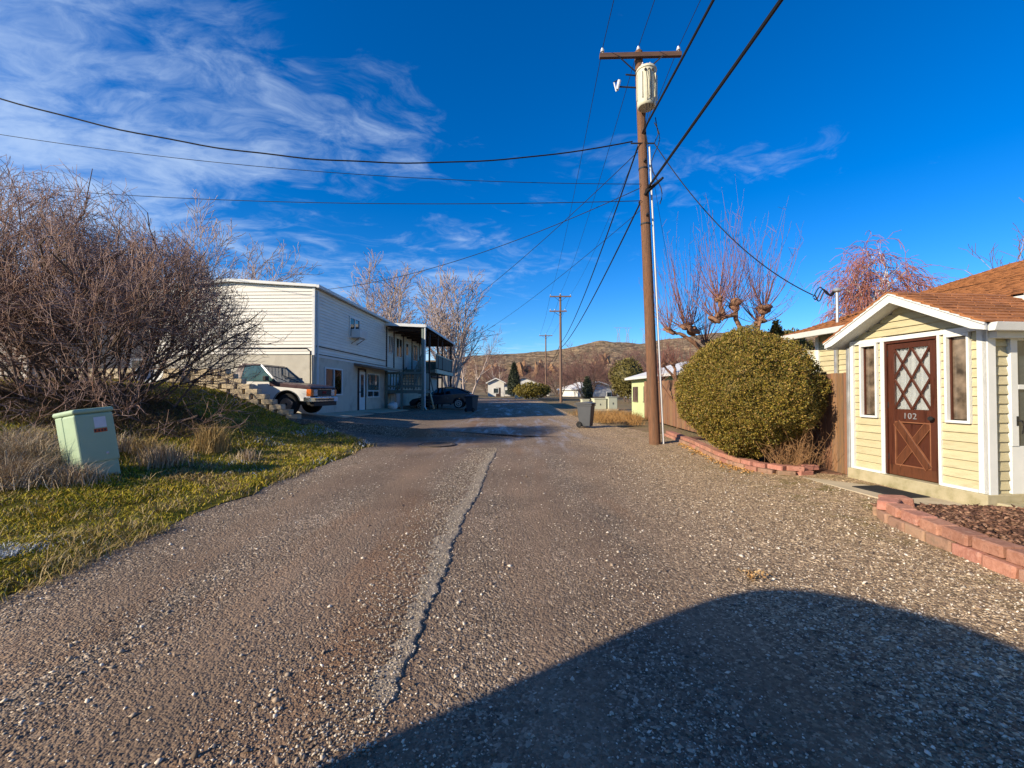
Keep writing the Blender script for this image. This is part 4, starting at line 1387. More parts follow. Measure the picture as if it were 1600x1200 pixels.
# roof: low gable with metal edge
rf = MB().prism([(-W - 0.15, 5.36), (-W / 2, 5.62), (0.16, 5.36), (0.16, 5.46), (-W / 2, 5.74), (-W - 0.15, 5.46)], -0.14, L2 + 0.2, 'xz').build('roof', 'white_paint', apt)
MB().box(0.161, 0.27, -0.14, L1, 5.33, 5.45).build('gutter', 'white_paint', rf)
MB().tube([(-3.3, 1.0, 5.6), (-3.3, 1.0, 5.95)], 0.06, 8).build('vent_pipe', 'grey_metal', rf)
# boarded opening on the south wall
MB().box(-2.45, -1.35, -0.03, 0.0, 1.30, 1.95).build('south_window', 'window_dark', apt)
MB().box(-2.55, -1.25, -0.05, -0.001, 1.951, 2.05).build('lintel', 'awning_brown', apt)
MB().tube([(-4.0, -0.05, 2.85), (-0.3, -0.05, 2.85), (-0.12, -0.05, 2.7), (-0.10, -0.05, 0.3)], 0.022, 6).build('conduit', 'cable_black', apt, smooth=True)


def apt_window(y0, y1, z0, z1, split=None, mats=('glass_dark', 'blind_cream'), lower=None, x=0.0, name='window'):
    fr = MB()
    f = 0.065
    X0, X1 = x - 0.05, x + 0.05
    fr.box(X0, X1, y0, y0 + f, z0, z1).box(X0, X1, y1 - f, y1, z0, z1).box(X0, X1, y0 + f, y1 - f, z1 - f, z1).box(X0, X1, y0 + f, y1 - f, z0, z0 + f)
    ps = []
    zz0 = z0 + f
    if lower:
        fr.box(X0, X1, y0 + f, y1 - f, lower - 0.035, lower + 0.035)
        ym = (y0 + y1) / 2
        fr.box(X0, X1, ym - 0.03, ym + 0.03, z0 + f, lower - 0.035)
        ps += [(y0 + f, ym - 0.03, zz0, lower - 0.035, 'glass_dark'), (ym + 0.03, y1 - f, zz0, lower - 0.035, 'glass_dark')]
        zz0 = lower + 0.035
    if split:
        fr.box(X0, X1, split - 0.035, split + 0.035, zz0, z1 - f)
        ps += [(y0 + f, split - 0.035, zz0, z1 - f, mats[0]), (split + 0.035, y1 - f, zz0, z1 - f, mats[1])]
    else:
        ps += [(y0 + f, y1 - f, zz0, z1 - f, mats[0])]
    w_ = fr.build(name, 'white_paint', apt)
    for a, b_, c, d_, mm in ps:
        MB().box(x + 0.002, x + 0.012, a, b_, c, d_).build('pane', mm if 'glass' in mm else mm, w_)
        if 'glass' not in mm:
            MB().box(x + 0.018, x + 0.022, a, b_, c, d_).build('glazing', 'glass_clear', w_)
    return w_


apt_window(0.95, 2.75, 0.88, 2.12, split=1.85)
apt_window(6.0, 7.95, 0.72, 2.08, lower=1.10, mats=('glass_teal',))
apt_window(3.5, 4.8, 3.72, 4.78, split=4.15, mats=('blind_cream', 'glass_dark'), x=0.03)
ac = MB().box(0.08, 0.56, 3.62, 4.62, 3.74, 4.16).build('air_conditioner', 'white_paint', apt, bevel=0.02)
gr = MB()
for i in range(7):
    gr.box(0.561, 0.57, 3.7, 4.54, 3.79 + i * 0.05, 3.81 + i * 0.05)
gr.build('grille', 'grey_metal', ac)
for y in (3.75, 4.45):
    MB().bar((0.05, y, 3.45), (0.45, y, 3.73), 0.03, 0.03).build('support_bracket', 'awning_brown', ac)
dr = MB().box(0.0, 0.05, 4.80, 5.65, 0.0, 2.12).build('entry_door', 'white_paint', apt, bevel=0.01)
MB().box(0.051, 0.058, 5.02, 5.42, 0.75, 1.95).build('door_glass', 'glass_dark', dr)
MB().box(0.0, 0.07, 4.70, 4.79, 0.0, 2.2).box(0.0, 0.07, 5.66, 5.75, 0.0, 2.2).box(0.0, 0.07, 4.70, 5.75, 2.2, 2.28).build('door_frame', 'brown_trim', dr)
MB().box(0.05, 0.09, 4.86, 4.90, 1.0, 1.06).build('handle', 'dark_metal', dr)
MB().prism([(0.0, 2.52), (0.95, 2.34), (0.95, 2.26), (0.0, 2.40)], 4.2, 9.1, 'xz').build('awning', 'awning_brown', apt)
MB().tube([(0.06, 0.1, 2.95), (0.06, 9.0, 2.95)], 0.02, 6).build('conduit', 'cable_black', apt)
MB().tube([(0.06, 0.1, 2.62), (0.06, 9.0, 2.62)], 0.016, 6).build('conduit', 'cable_black', apt)
MB().box(-0.02, 0.03, 0.05, L1, 2.50, 2.60).build('belt_trim', 'white_paint', apt)
# veranda: trims, upper windows and door
for y in (9.18, 10.7, 12.9, 15.2, 17.5):
    MB().box(0.0, 0.06, y, y + 0.16, 2.6, 5.1).build('trim_board', 'brown_trim', apt)
apt_window(9.6, 10.5, 3.5, 4.65, split=10.05, mats=('blind_cream', 'glass_dark'), x=0.03)
apt_window(11.2, 12.6, 3.35, 4.7, split=11.9, mats=('blind_cream', 'glass_dark'), x=0.03)
d2_ = MB().box(0.03, 0.07, 13.4, 14.3, 2.62, 4.7).build('upper_door', 'white_paint', apt)
MB().box(0.071, 0.078, 13.6, 14.1, 3.7, 4.5).build('door_glass', 'glass_dark', d2_)
apt_window(15.6, 17.0, 3.4, 4.7, split=16.3, mats=('glass_dark', 'blind_cream'), x=0.03)
for y in (10.2, 11.3):
    MB().box(0.0, 0.05, y, y + 0.8, 0.0, 2.0).build('lower_door', 'white_paint', apt)
OX = 2.42
vr = MB().prism([(0.0, 5.16), (OX + 0.12, 5.04), (OX + 0.12, 5.14), (0.0, 5.28)], 8.95, 19.75, 'xz').build('veranda_roof', 'brown_trim', apt)
MB().prism([(0.0, 5.13), (OX + 0.14, 5.0), (OX + 0.14, 5.18), (0.0, 5.30)], 8.90, 8.945, 'xz').build('fascia', 'white_paint', vr)
MB().box(OX + 0.125, OX + 0.2, 8.9, 19.75, 5.02, 5.16).build('gutter', 'grey_metal', vr)
for i in range(8):
    y = 9.6 + i * 1.4
    MB().box(0.05, OX + 0.05, y, y + 0.05, 4.88, 5.03).build('rafter', 'brown_trim', vr)
for y, mm, w in ((9.02, 'deck_green', 0.14), (10.8, 'brown_trim', 0.1), (13.5, 'brown_trim', 0.1), (15.1, 'brown_trim', 0.1), (18.9, 'brown_trim', 0.12)):
    MB().box(OX - w, OX, y, y + w, -0.6, 5.03).build('veranda_post', mm, apt)
MB().tube([(OX + 0.1, 8.98, 5.0), (OX + 0.1, 8.98, 0.1), (OX + 0.22, 8.9, -0.05)], 0.045, 8).build('downspout', 'white_paint', apt, smooth=True)
# landing half-way up with railings
LZ = 1.15
MB().box(0.08, OX - 0.02, 9.18, 11.2, LZ - 0.2, LZ).build('landing', 'deck_green', apt)
for z in (LZ + 0.18, LZ + 1.0):
    MB().box(0.06, OX - 0.16, 9.05, 9.12, z, z + 0.11).build('landing_rail', 'deck_green', apt)
for i in range(12):
    x = 0.12 + i * 0.185
    MB().box(x, x + 0.06, 9.13, 9.16, LZ + 0.05, LZ + 1.08).build('baluster', 'deck_green', apt)
MB().box(0.04, 0.17, 9.0, 9.16, -0.6, LZ + 1.2).build('landing_post', 'deck_green', apt)
MB().box(1.0, 1.12, 9.0, 9.12, -0.6, LZ + 1.1).build('landing_post', 'deck_green', apt)
MB().box(OX - 0.11, OX - 0.04, 9.22, 10.75, LZ + 0.05, LZ + 1.08).build('rail_panel', 'deck_green', apt)
# stair up to the gallery
for i in range(8):
    z = LZ + (i + 1) * 0.185
    MB().box(0.2, 1.2, 11.25 + i * 0.26, 11.55 + i * 0.26, z - 0.04, z).build('stair_tread', 'deck_green', apt)
for x in (0.16, 1.24):
    MB().bar((x, 11.1, LZ + 0.05), (x, 13.4, LZ + 1.55), 0.05, 0.24).build('stringer', 'deck_green', apt)
MB().bar((1.24, 11.1, LZ + 1.05), (1.24, 13.4, LZ + 2.55), 0.06, 0.1).build('handrail', 'deck_green', apt)
for i in range(6):
    y, z = 11.3 + i * 0.36, LZ + 0.2 + i * 0.235
    MB().box(1.21, 1.26, y, y + 0.05, z, z + 1.0).build('baluster', 'deck_green', apt)
# stair down to the yard
for i in range(6):
    z = LZ - (i + 1) * 0.2
    MB().box(1.5, OX - 0.1, 11.25 + i * 0.24, 11.55 + i * 0.24, z - 0.04, z).build('stair_tread', 'deck_green', apt)
MB().bar((OX - 0.08, 11.1, LZ - 0.05), (OX - 0.08, 12.9, -0.5), 0.05, 0.22).build('stringer', 'pale_board', apt)
MB().bar((OX - 0.08, 11.1, LZ + 0.95), (OX - 0.08, 12.8, -0.5 + 1.0), 0.05, 0.1).build('handrail', 'deck_green', apt)
MB().box(OX - 0.12, OX - 0.02, 12.75, 12.85, -0.6, 0.6).build('newel_post', 'deck_green', apt)
# upper gallery
GZ_ = 2.62
MB().box(0.05, OX - 0.12, 12.9, 19.6, GZ_ - 0.22, GZ_ - 0.02).build('gallery_deck', 'deck_green', apt)
MB().box(OX - 0.10, OX + 0.02, 12.9, 19.6, GZ_ - 0.26, GZ_ + 0.02).build('gallery_edge', 'pale_board', apt)
for i in range(4):
    y = 12.95 + i * 1.66
    MB().box(OX - 0.08, OX - 0.03, y, y + 1.6, GZ_ + 0.1, GZ_ + 1.0).build('rail_panel', 'deck_green', apt)
MB().box(OX - 0.1, OX, 12.9, 19.6, GZ_ + 1.0, GZ_ + 1.08).build('gallery_rail', 'pale_board', apt)
MB().box(0.1, OX - 0.1, 19.5, 19.56, GZ_ + 0.1, GZ_ + 1.0).build('rail_panel', 'deck_green', apt)
MB().box(-W, 0.3, 19.75, 24, -0.5, 2.3).build('rear_annex', 'stucco', apt)
MB().box(-W - 0.2, 0.6, 19.7, 24.2, 2.31, 2.5).build('annex_roof', 'brown_trim', apt)
# concrete apron along the wall
ap_ = [(-8.1, 18.0), (-6.9, 18.0), (-6.3, 27.0), (-7.8, 27.0)]
vs = [(x, y, float(zg(x, y)) + 0.03) for x, y in ap_]
o = MB().add(vs + [(x, y, z - 0.2) for x, y, z in vs], [(0, 1, 2, 3), (7, 6, 5, 4), (0, 4, 5, 1), (1, 5, 6, 2), (2, 6, 7, 3), (3, 7, 4, 0)]).build('apron', 'concrete')
tag(o, 'narrow concrete apron along the stucco wall', 'apron', kind='structure')


def lumpy(name, c, rx, ry, rz_, mat, parent=None, seed=0, amp=0.2, sub=3):
    import bmesh
    bm = bmesh.new()
    bmesh.ops.create_icosphere(bm, subdivisions=sub, radius=1.0)
    rr_ = random.Random(seed)
    ph = [(rr_.uniform(1.5, 4), rr_.uniform(0, 6), rr_.uniform(1.5, 4), rr_.uniform(0, 6)) for _ in range(4)]
    for v in bm.verts:
        k_ = 1
        for a, b_, c_, d_ in ph:
            k_ += amp / 4 * (math.sin(v.co.x * a + v.co.z * c_ + b_) + math.sin(v.co.y * c_ - v.co.z * a + d_))
        v.co = Vector((v.co.x * rx * k_, v.co.y * ry * k_, v.co.z * rz_ * k_))
    og = org_of(parent)
    for v in bm.verts:
        v.co += Vector(c) - og
    me = bpy.data.meshes.new(name)
    bm.to_mesh(me)
    bm.free()
    me.polygons.foreach_set('use_smooth', [True] * len(me.polygons))
    me.materials.append(MATS[mat])
    o_ = link(bpy.data.objects.new(name, me))
    if parent is not None:
        o_.parent = parent
    return o_


o = lumpy('sack', (-7.2, 26.75, float(zg(-7.2, 26.75)) + 0.2), 0.32, 0.28, 0.24, 'bag_white', seed=3)
tag(o, 'white stuffed sack lying under the veranda landing', 'sack')

# ------------------------------------------------------------------ retaining wall of stacked blocks
wall = root('retaining_wall', (-9.0, 14.5, 0.9), 'stepped retaining wall of tan concrete blocks beside the pickup', 'retaining wall')
wb = [with_mat(chamfer_box(0.05, 0.015, 30 + s), 'wall_block', 'wall_block') for s in range(3)]
for c in range(10):
    ztop = 0.80 + c * 0.168
    xr = -6.98 - c * 0.262
    x = xr
    j = 0
    while x > -14.5:
        zl = float(zlawn(np.array(x - 0.2), np.array(14.3)))
        if ztop > zl - 0.12:
            piece('wall_block', random.choice(wb), wall, (x - 0.2, 14.52 + random.uniform(-.02, .02), ztop - 0.084), (0, 0, random.uniform(-.04, .04)), (0.40, 0.28, 0.162))
        x -= 0.50
        j += 1
        if c < 8 and j > 4:
            break

# ------------------------------------------------------------------ green cabinet
cbx, cby = -6.55, 6.95
cbz = float(zlawn(np.array(cbx), np.array(cby)))
cab = root('utility_cabinet', (cbx, cby, cbz - 0.05), 'leaning pale green metal utility cabinet on the grass bank', 'utility cabinet', rot=(R(5), R(-7.5), R(-22)))
cab.scale = (0.84, 0.84, 0.97)
MB().box(-0.31, 0.31, -0.27, 0.27, -0.2, 0.24).build('base', 'cabinet_green', cab, bevel=0.02)
MB().prism([(-0.32, -0.285), (-0.09, -0.285), (-0.09, 0.285), (-0.32, 0.285)], 0.245, 1.02, 'xy').build('side_cover', 'cabinet_green', cab, bevel=0.02, seg=3)
MB().prism([(-0.078, -0.292), (0.325, -0.292), (0.325, 0.292), (-0.078, 0.292)], 0.225, 1.02, 'xy').build('front_cover', 'cabinet_green', cab, bevel=0.035, seg=3)
MB().box(-0.34, 0.345, -0.31, 0.31, 1.022, 1.10).build('lid', 'cabinet_green', cab, bevel=0.035, seg=3)
MB().box(0.3255, 0.328, -0.02, 0.16, 0.78, 0.95).build('white_sticker', 'sticker_white', cab)
rs = MB().box(0.3255, 0.328, -0.04, 0.16, 0.705, 0.765).build('red_sticker', 'sticker_red', cab)
for i, y in enumerate((-0.02, 0.035, 0.08, 0.125)):
    MB().box(0.3282, 0.3288, y - 0.012, y + 0.012, 0.718, 0.752).build('printed_mark', 'black_ink', rs)
MB().lathe((0.325, 0.1, 0.36), [(0.02, 0), (0.025, 0.012), (0.01, 0.016)], 8, 'x').build('lock', 'grey_metal', cab)

# ------------------------------------------------------------------ wheelie bins
def wheelie_bin(loc, rz, label, mat, mark=False):
    rt = root('wheelie_bin', loc, label, 'trash bin', rz=rz)
    z0, z1 = 0.06, 0.98
    b0, b1 = (0.23, 0.25), (0.29, 0.34)
    vs = [(-b0[0], -b0[1], z0), (b0[0], -b0[1], z0), (b0[0], b0[1], z0), (-b0[0], b0[1], z0),
          (-b1[0], -b1[1], z1), (b1[0], -b1[1], z1), (b1[0], b1[1], z1), (-b1[0], b1[1], z1)]
    MB().add(vs, [(3, 2, 1, 0), (4, 5, 6, 7), (0, 1, 5, 4), (1, 2, 6, 5), (2, 3, 7, 6), (3, 0, 4, 7)]).build('body', mat, rt, bevel=0.03, seg=3)
    MB().box(-b1[0] - 0.025, b1[0] + 0.025, -b1[1] - 0.025, b1[1] + 0.025, z1 - 0.07, z1 - 0.02).build('rim', mat, rt, bevel=0.01)
    lid = MB().prism([(-b1[1] - 0.04, z1 + 0.002), (b1[1] + 0.06, z1 + 0.002), (b1[1] + 0.04, z1 + 0.05), (0.0, z1 + 0.10), (-b1[1] - 0.02, z1 + 0.05)], -b1[0] - 0.03, b1[0] + 0.03, 'yz').build('lid', mat, rt, bevel=0.015)
    MB().tube([(-0.26, b1[1] + 0.02, z1 - 0.03), (-0.26, b1[1] + 0.1, z1), (0.26, b1[1] + 0.1, z1), (0.26, b1[1] + 0.02, z1 - 0.03)], 0.016, 8).build('handle', mat, rt, smooth=True)
    for s in (-1, 1):
        w_ = MB().lathe((s * 0.27, 0.24, 0.13), [(0.06, -0.035), (0.125, -0.03), (0.13, 0), (0.125, 0.03), (0.06, 0.035)], 18, 'x').build('wheel', 'tyre', rt, smooth=True)
        MB().lathe((s * 0.275, 0.24, 0.13), [(0.06, -0.03), (0.065, 0), (0.06, 0.03)], 12, 'x').build('hub', 'bin_grey', w_)
    MB().tube([(-0.27, 0.24, 0.13), (0.27, 0.24, 0.13)], 0.014, 8).build('axle', 'dark_metal', rt)
    if mark:
        MB().box(-0.10, 0.10, -0.352, -0.335, 0.76, 0.86).build('label_plate', 'awning_brown', rt)
    return rt


wheelie_bin((2.88, 17.2, float(zg(2.88, 17.2)) + 0.012), R(62), 'charcoal grey wheeled trash bin at the gravel verge', 'bin_grey').scale = (0.86, 0.86, 0.93)
wheelie_bin((-2.55, 28.0, float(zg(-2.55, 28.0)) + 0.012), R(150), 'dark blue-grey wheeled trash bin behind the parked dark car', 'bin_blue')


# ------------------------------------------------------------------ vehicles
def arch(cx, r, z0, cz, n=14):
    a0 = math.asin((z0 - cz) / r)
    out = []
    for i in range(n + 1):
        a = a0 + (math.pi - 2 * a0) * i / n
        out.append((cx + r * math.cos(a), cz + r * math.sin(a)))
    return out


def wheel(parent, x, y, r, w, side, rim_r, rim_mat='chrome', spokes=0):
    t_ = MB().lathe((x, y, r), [(rim_r, -w / 2), (r - 0.03, -w / 2), (r, -w / 2 + 0.03), (r, w / 2 - 0.03), (r - 0.03, w / 2), (rim_r, w / 2)], 30, 'y').build('wheel', 'tyre', parent, smooth=True)
    yy = y + side * (w / 2 - 0.02)
    MB().lathe((x, yy, r), [(rim_r, -0.06), (rim_r + 0.012, side * 0.03), (rim_r - 0.02, side * 0.028), (rim_r - 0.035, -side * 0.02), (rim_r * 0.55, -side * 0.005), (rim_r * 0.3, side * 0.012), (0.05, side * 0.03)], 26, 'y').build('rim', rim_mat, t_, smooth=True)
    for k in range(spokes or 8):
        a = 2 * math.pi * k / (spokes or 8)
        if spokes:
            p0 = (x + 0.05 * math.cos(a), yy + side * 0.03, r + 0.05 * math.sin(a))
            p1 = (x + rim_r * 0.95 * math.cos(a), yy + side * 0.025, r + rim_r * 0.95 * math.sin(a))
            MB().bar(p0, p1, 0.03, 0.05, up=(0, 1, 0)).build('spoke', rim_mat, t_)
        else:
            MB().lathe((x + rim_r * 0.68 * math.cos(a), yy - side * 0.001, r + rim_r * 0.68 * math.sin(a)), [(0.022, -0.012), (0.022, 0.012)], 8, 'y').build('rim_hole', 'plastic_black', t_)
    MB().lathe((x, yy + side * 0.03, r), [(0.055, 0), (0.05, side * 0.03), (0.02, side * 0.035)], 12, 'y').build('hub_cap', 'plastic_black', t_, smooth=True)
    return t_


TX, TY = -7.72, 16.15
tz = float(zg(TX, 15.3)) + 0.0
truck = root('pickup_truck', (TX, TY, tz), 'white and maroon pickup truck parked nose-out beside the apartment building', 'pickup truck', rot=(0, R(1.0), R(-3)))
HW = 0.95
side_poly = [(0.84, 0.50)] + arch(0, 0.475, 0.50, 0.38) + [(-1.98, 0.46), (-1.98, 1.02), (-0.5, 0.99), (0.84, 0.90)]
for s in (-1, 1):
    a, b_ = (s * (HW - 0.05), s * HW)
    MB().prism(side_poly, min(a, b_), max(a, b_), 'xz').build('fender', 'truck_white', truck, bevel=0.012)
    MB().prism([(-0.60, 0.52), (-0.60, 1.0), (-0.62, 1.14), (-1.9, 1.14), (-1.93, 0.52)], min(s * (HW + 0.001), s * (HW + 0.014)), max(s * (HW + 0.001), s * (HW + 0.014)), 'xz').build('door_panel', 'truck_white', truck, bevel=0.005)
    MB().prism([(0.84, 0.901), (0.84, 1.0), (-0.55, 1.14), (-1.98, 1.14), (-1.98, 1.021), (-0.5, 0.991)], min(a, b_), max(a, b_), 'xz').build('upper_panel', 'truck_maroon', truck, bevel=0.012)
    dd = MB().bar((-1.70, s * (HW + 0.02), 1.02), (-1.55, s * (HW + 0.02), 1.02), 0.02, 0.03).build('door_handle', 'plastic_black', truck)
    bed_poly = [(-2.02, 0.5)] + [(-2.5, 0.5)] + arch(-2.98, 0.475, 0.5, 0.38) + [(-4.15, 0.55), (-4.15, 1.08), (-2.02, 1.08)]
    MB().prism(bed_poly, min(a, b_), max(a, b_), 'xz').build('bed_side', 'truck_white', truck, bevel=0.012)
    MB().prism(arch(0, 0.50, 0.50, 0.38) + arch(0, 0.475, 0.50, 0.38)[::-1], min(s * HW, s * (HW + 0.012)), max(s * HW, s * (HW + 0.012)), 'xz').build('arch_trim', 'chrome', truck)
    # mirror
    mm = MB().box(-0.72, -0.60, min(s * 1.0, s * 1.2), max(s * 1.0, s * 1.2), 1.17, 1.34).build('mirror', 'plastic_black', truck, bevel=0.02)
    MB().bar((-0.66, s * 0.93, 1.18), (-0.66, s * 1.02, 1.24), 0.04, 0.03).build('mirror_arm', 'plastic_black', mm)
    wheel(truck, 0, s * 0.82, 0.375, 0.24, s, 0.215)
    wheel(truck, -2.98, s * 0.82, 0.375, 0.24, s, 0.215)
    y0, y1 = s * 0.53, s * 0.78
    hl_ = MB().box(0.845, 0.885, min(y0, y1), max(y0, y1), 0.68, 0.905).build('headlight', 'head_lens', truck, bevel=0.012)
    MB().box(0.886, 0.892, min(y0, y1), max(y0, y1), 0.785, 0.80).build('lens_divider', 'chrome', hl_)
    y0, y1 = s * 0.785, s * 0.962
    MB().prism([(0.70, min(y0, y1)), (0.875, min(y0, y1)), (0.875, max(y0, y1)), (0.70, max(y0, y1))] if s < 0 else
               [(0.875, min(y0, y1)), (0.875, max(y0, y1)), (0.70, max(y0, y1)), (0.70, min(y0, y1))], 0.67, 0.91, 'xy').build('turn_signal', 'amber_lens', truck, bevel=0.012)
MB().box(-4.1, 0.75, -0.72, 0.72, 0.36, 0.9).build('chassis', 'plastic_black', truck)
MB().prism([(0.84, 0.915), (0.86, 0.99), (0.70, 1.05), (-0.55, 1.165), (-0.55, 1.0)], -HW + 0.052, HW - 0.052, 'xz').build('hood', 'truck_maroon', truck, bevel=0.03, seg=3)
MB().box(-4.15, -2.02, -HW + 0.052, HW - 0.052, 0.62, 0.66).build('bed_floor', 'truck_white', truck)
MB().box(-2.06, -2.0, -HW + 0.052, HW - 0.052, 0.5, 1.08).build('bed_front', 'truck_white', truck)
MB().box(-4.2, -4.151, -HW, HW, 0.55, 1.08).build('tailgate', 'truck_white', truck, bevel=0.01)
grl = MB().box(0.846, 0.872, -0.525, 0.525, 0.66, 0.915).build('grille', 'plastic_black', truck, bevel=0.01)
for z in (0.70, 0.74, 0.84, 0.88):
    MB().box(0.873, 0.879, -0.5, 0.5, z, z + 0.012).build('grille_bar', 'plastic_black', grl)
MB().box(0.873, 0.888, -0.53, 0.53, 0.655, 0.668).box(0.873, 0.888, -0.53, 0.53, 0.905, 0.918).build('grille_surround', 'chrome', grl)
text_mesh('grille_letters', 'GMC', 0.13, 'badge_red', grl, (0.882, 0.0, 0.755), (R(90), 0, R(90)), 0.006, 1.1)
bmp = MB().prism([(-HW - 0.02, 0.0), (-HW - 0.02, -0.28), (-HW + 0.02, 0.10), (0, 0.16), (HW - 0.02, 0.10), (HW + 0.02, -0.28), (HW + 0.02, 0.0)][:0] or
                 [(0.60, -HW - 0.015), (0.86, -HW - 0.015), (0.98, -HW + 0.08), (1.02, 0), (0.98, HW - 0.08), (0.86, HW + 0.015), (0.60, HW + 0.015), (0.60, HW - 0.04), (0.83, HW - 0.04), (0.83, -HW + 0.04), (0.60, -HW + 0.04)], 0.47, 0.645, 'xy').build('bumper', 'chrome', truck, bevel=0.02)
MB().box(0.80, 0.94, -0.86, 0.86, 0.32, 0.468).build('valance', 'plastic_black', truck, bevel=0.02)
MB().prism([(0.985, -HW + 0.09), (1.035, 0.0), (0.985, HW - 0.09), (0.97, HW - 0.09), (0.97, -HW + 0.09)], 0.53, 0.575, 'xy').build('bumper_strip', 'plastic_black', bmp)
MB().box(1.0, 1.012, 0.50, 0.80, 0.48, 0.63).build('license_plate', 'sticker_white', truck)
# cab: glass core with pillars and roof
def cab_pt(x, z, s, top):
    return (x, s * (0.765 if top else 0.915), z)


prof = [(-0.42, 1.15), (-1.02, 1.70), (-1.80, 1.72), (-1.96, 1.15)]
vs = []
for s in (-1, 1):
    for i, (x, z) in enumerate(prof):
        vs.append(cab_pt(x, z, s, i in (1, 2)))
MB().add(vs, [(0, 1, 2, 3), (7, 6, 5, 4), (0, 4, 5, 1), (1, 5, 6, 2), (2, 6, 7, 3), (3, 7, 4, 0)]).build('cab_glass', 'glass_teal', truck)
for s in (-1, 1):
    MB().bar(Vector(cab_pt(-0.40, 1.15, s, 0)) * 1.0, cab_pt(-1.03, 1.73, s, 1), 0.05, 0.06, up=(0, s, 0)).build('windshield_pillar', 'chrome', truck)
    MB().prism([(-1.72, 1.145), (-1.66, 1.70), (-1.84, 1.74), (-1.99, 1.145)], -0.02, 0.02, 'xz')
    p = [Vector(cab_pt(x, z, s, t_)) + Vector((0, s * 0.012, 0)) for x, z, t_ in ((-1.70, 1.14, 0), (-1.62, 1.72, 1), (-1.83, 1.74, 1), (-1.99, 1.14, 0))]
    q_ = [v + Vector((0, -s * 0.06, 0)) for v in p]
    MB().add(p + q_, [(0, 1, 2, 3), (7, 6, 5, 4), (0, 4, 5, 1), (1, 5, 6, 2), (2, 6, 7, 3), (3, 7, 4, 0)]).build('rear_pillar', 'truck_maroon', truck)
MB().prism([(-0.98, 1.70), (-1.10, 1.765), (-1.75, 1.78), (-1.86, 1.70)], -0.785, 0.785, 'xz').build('cab_roof', 'truck_maroon', truck, bevel=0.04, seg=3)
MB().bar((-0.44, -0.2, 1.175), (-0.66, -0.75, 1.37), 0.015, 0.02).build('wiper', 'plastic_black', truck)
MB().bar((-0.44, 0.6, 1.175), (-0.66, 0.05, 1.37), 0.015, 0.02).build('wiper', 'plastic_black', truck)

# dark hatchback under the veranda (nose toward the building, tail toward the lane)
cz_ = float(zg(-4.5, 31.0))
car = root('parked_car', (-4.9, 31.2, cz_ + 0.0), 'dark blue hatchback parked with its nose under the veranda', 'car', rot=(0, R(3.0), R(180)))
# local: +x is the nose (toward the building); the tail at -x faces the lane
lowp = [(2.1, 0.35)] + arch(1.35, 0.37, 0.35, 0.33) + arch(-1.25, 0.37, 0.35, 0.33) + [(-2.1, 0.42), (-2.18, 0.75), (-2.05, 1.02), (-1.5, 1.06), (0.9, 0.98), (1.9, 0.80), (2.15, 0.60)]
MB().prism(lowp, -0.88, 0.88, 'xz').build('body', 'car_blue', car, bevel=0.05, seg=3)
gp = [(0.85, 1.0), (0.15, 1.46), (-0.75, 1.50), (-1.35, 1.36), (-2.02, 1.04)]
vs = []
for s in (-1, 1):
    for i, (x, z) in enumerate(gp):
        vs.append((x, s * (0.62 if i in (1, 2, 3) else 0.82), z))
MB().add(vs, [(0, 1, 2, 3, 4), (9, 8, 7, 6, 5), (0, 5, 6, 1), (1, 6, 7, 2), (2, 7, 8, 3), (3, 8, 9, 4), (4, 9, 5, 0)]).build('cabin_glass', 'glass_car', car)
MB().prism([(0.2, 1.45), (-0.75, 1.49), (-1.36, 1.35), (-1.36, 1.385), (-0.75, 1.53), (0.2, 1.49)], -0.63, 0.63, 'xz').build('roof_panel', 'car_blue', car, bevel=0.01)
for s in (-1, 1):
    MB().bar((-1.34, s * 0.635, 1.36), (-2.04, s * 0.825, 1.05), 0.05, 0.12, up=(0, s, 0)).build('rear_pillar', 'car_blue', car)
    MB().bar((-0.3, s * 0.66, 1.46), (-0.35, s * 0.85, 1.0), 0.05, 0.09, up=(0, s, 0)).build('centre_pillar', 'car_blue', car)
    wheel(car, 1.35, s * 0.78, 0.335, 0.21, s, 0.225, 'grey_metal', 10)
    wheel(car, -1.25, s * 0.78, 0.335, 0.21, s, 0.225, 'grey_metal', 10)
    MB().box(-2.16, -2.05, min(s * 0.55, s * 0.86), max(s * 0.55, s * 0.86), 0.78, 0.95).build('tail_light', 'badge_red', car, bevel=0.02)
    MB().box(0.55, 0.7, min(s * 0.9, s * 1.05), max(s * 0.9, s * 1.05), 1.0, 1.12).build('mirror', 'car_blue', car, bevel=0.03)
MB().box(-2.24, -2.12, -0.8, 0.8, 0.40, 0.6).build('rear_bumper', 'plastic_black', car, bevel=0.03)

# white dish lying by the block wall
dzz = float(zlawn(np.array(-11.3), np.array(13.7)))
dish = root('satellite_dish', (-11.3, 13.7, dzz), 'white round dish lying on the grass by the block wall', 'dish', rot=(R(62), 0, R(28)))
MB().lathe((0, 0.33, 0), [(0.02, -0.10), (0.15, -0.085), (0.28, -0.035), (0.36, 0.02), (0.35, 0.035), (0.27, -0.01), (0.14, -0.06), (0.02, -0.075)], 28).build('reflector', 'white_paint', dish, smooth=True)
MB().bar((0, 0.33, -0.1), (0, 0.02, -0.28), 0.04, 0.04).build('mount_arm', 'dark_metal', dish)

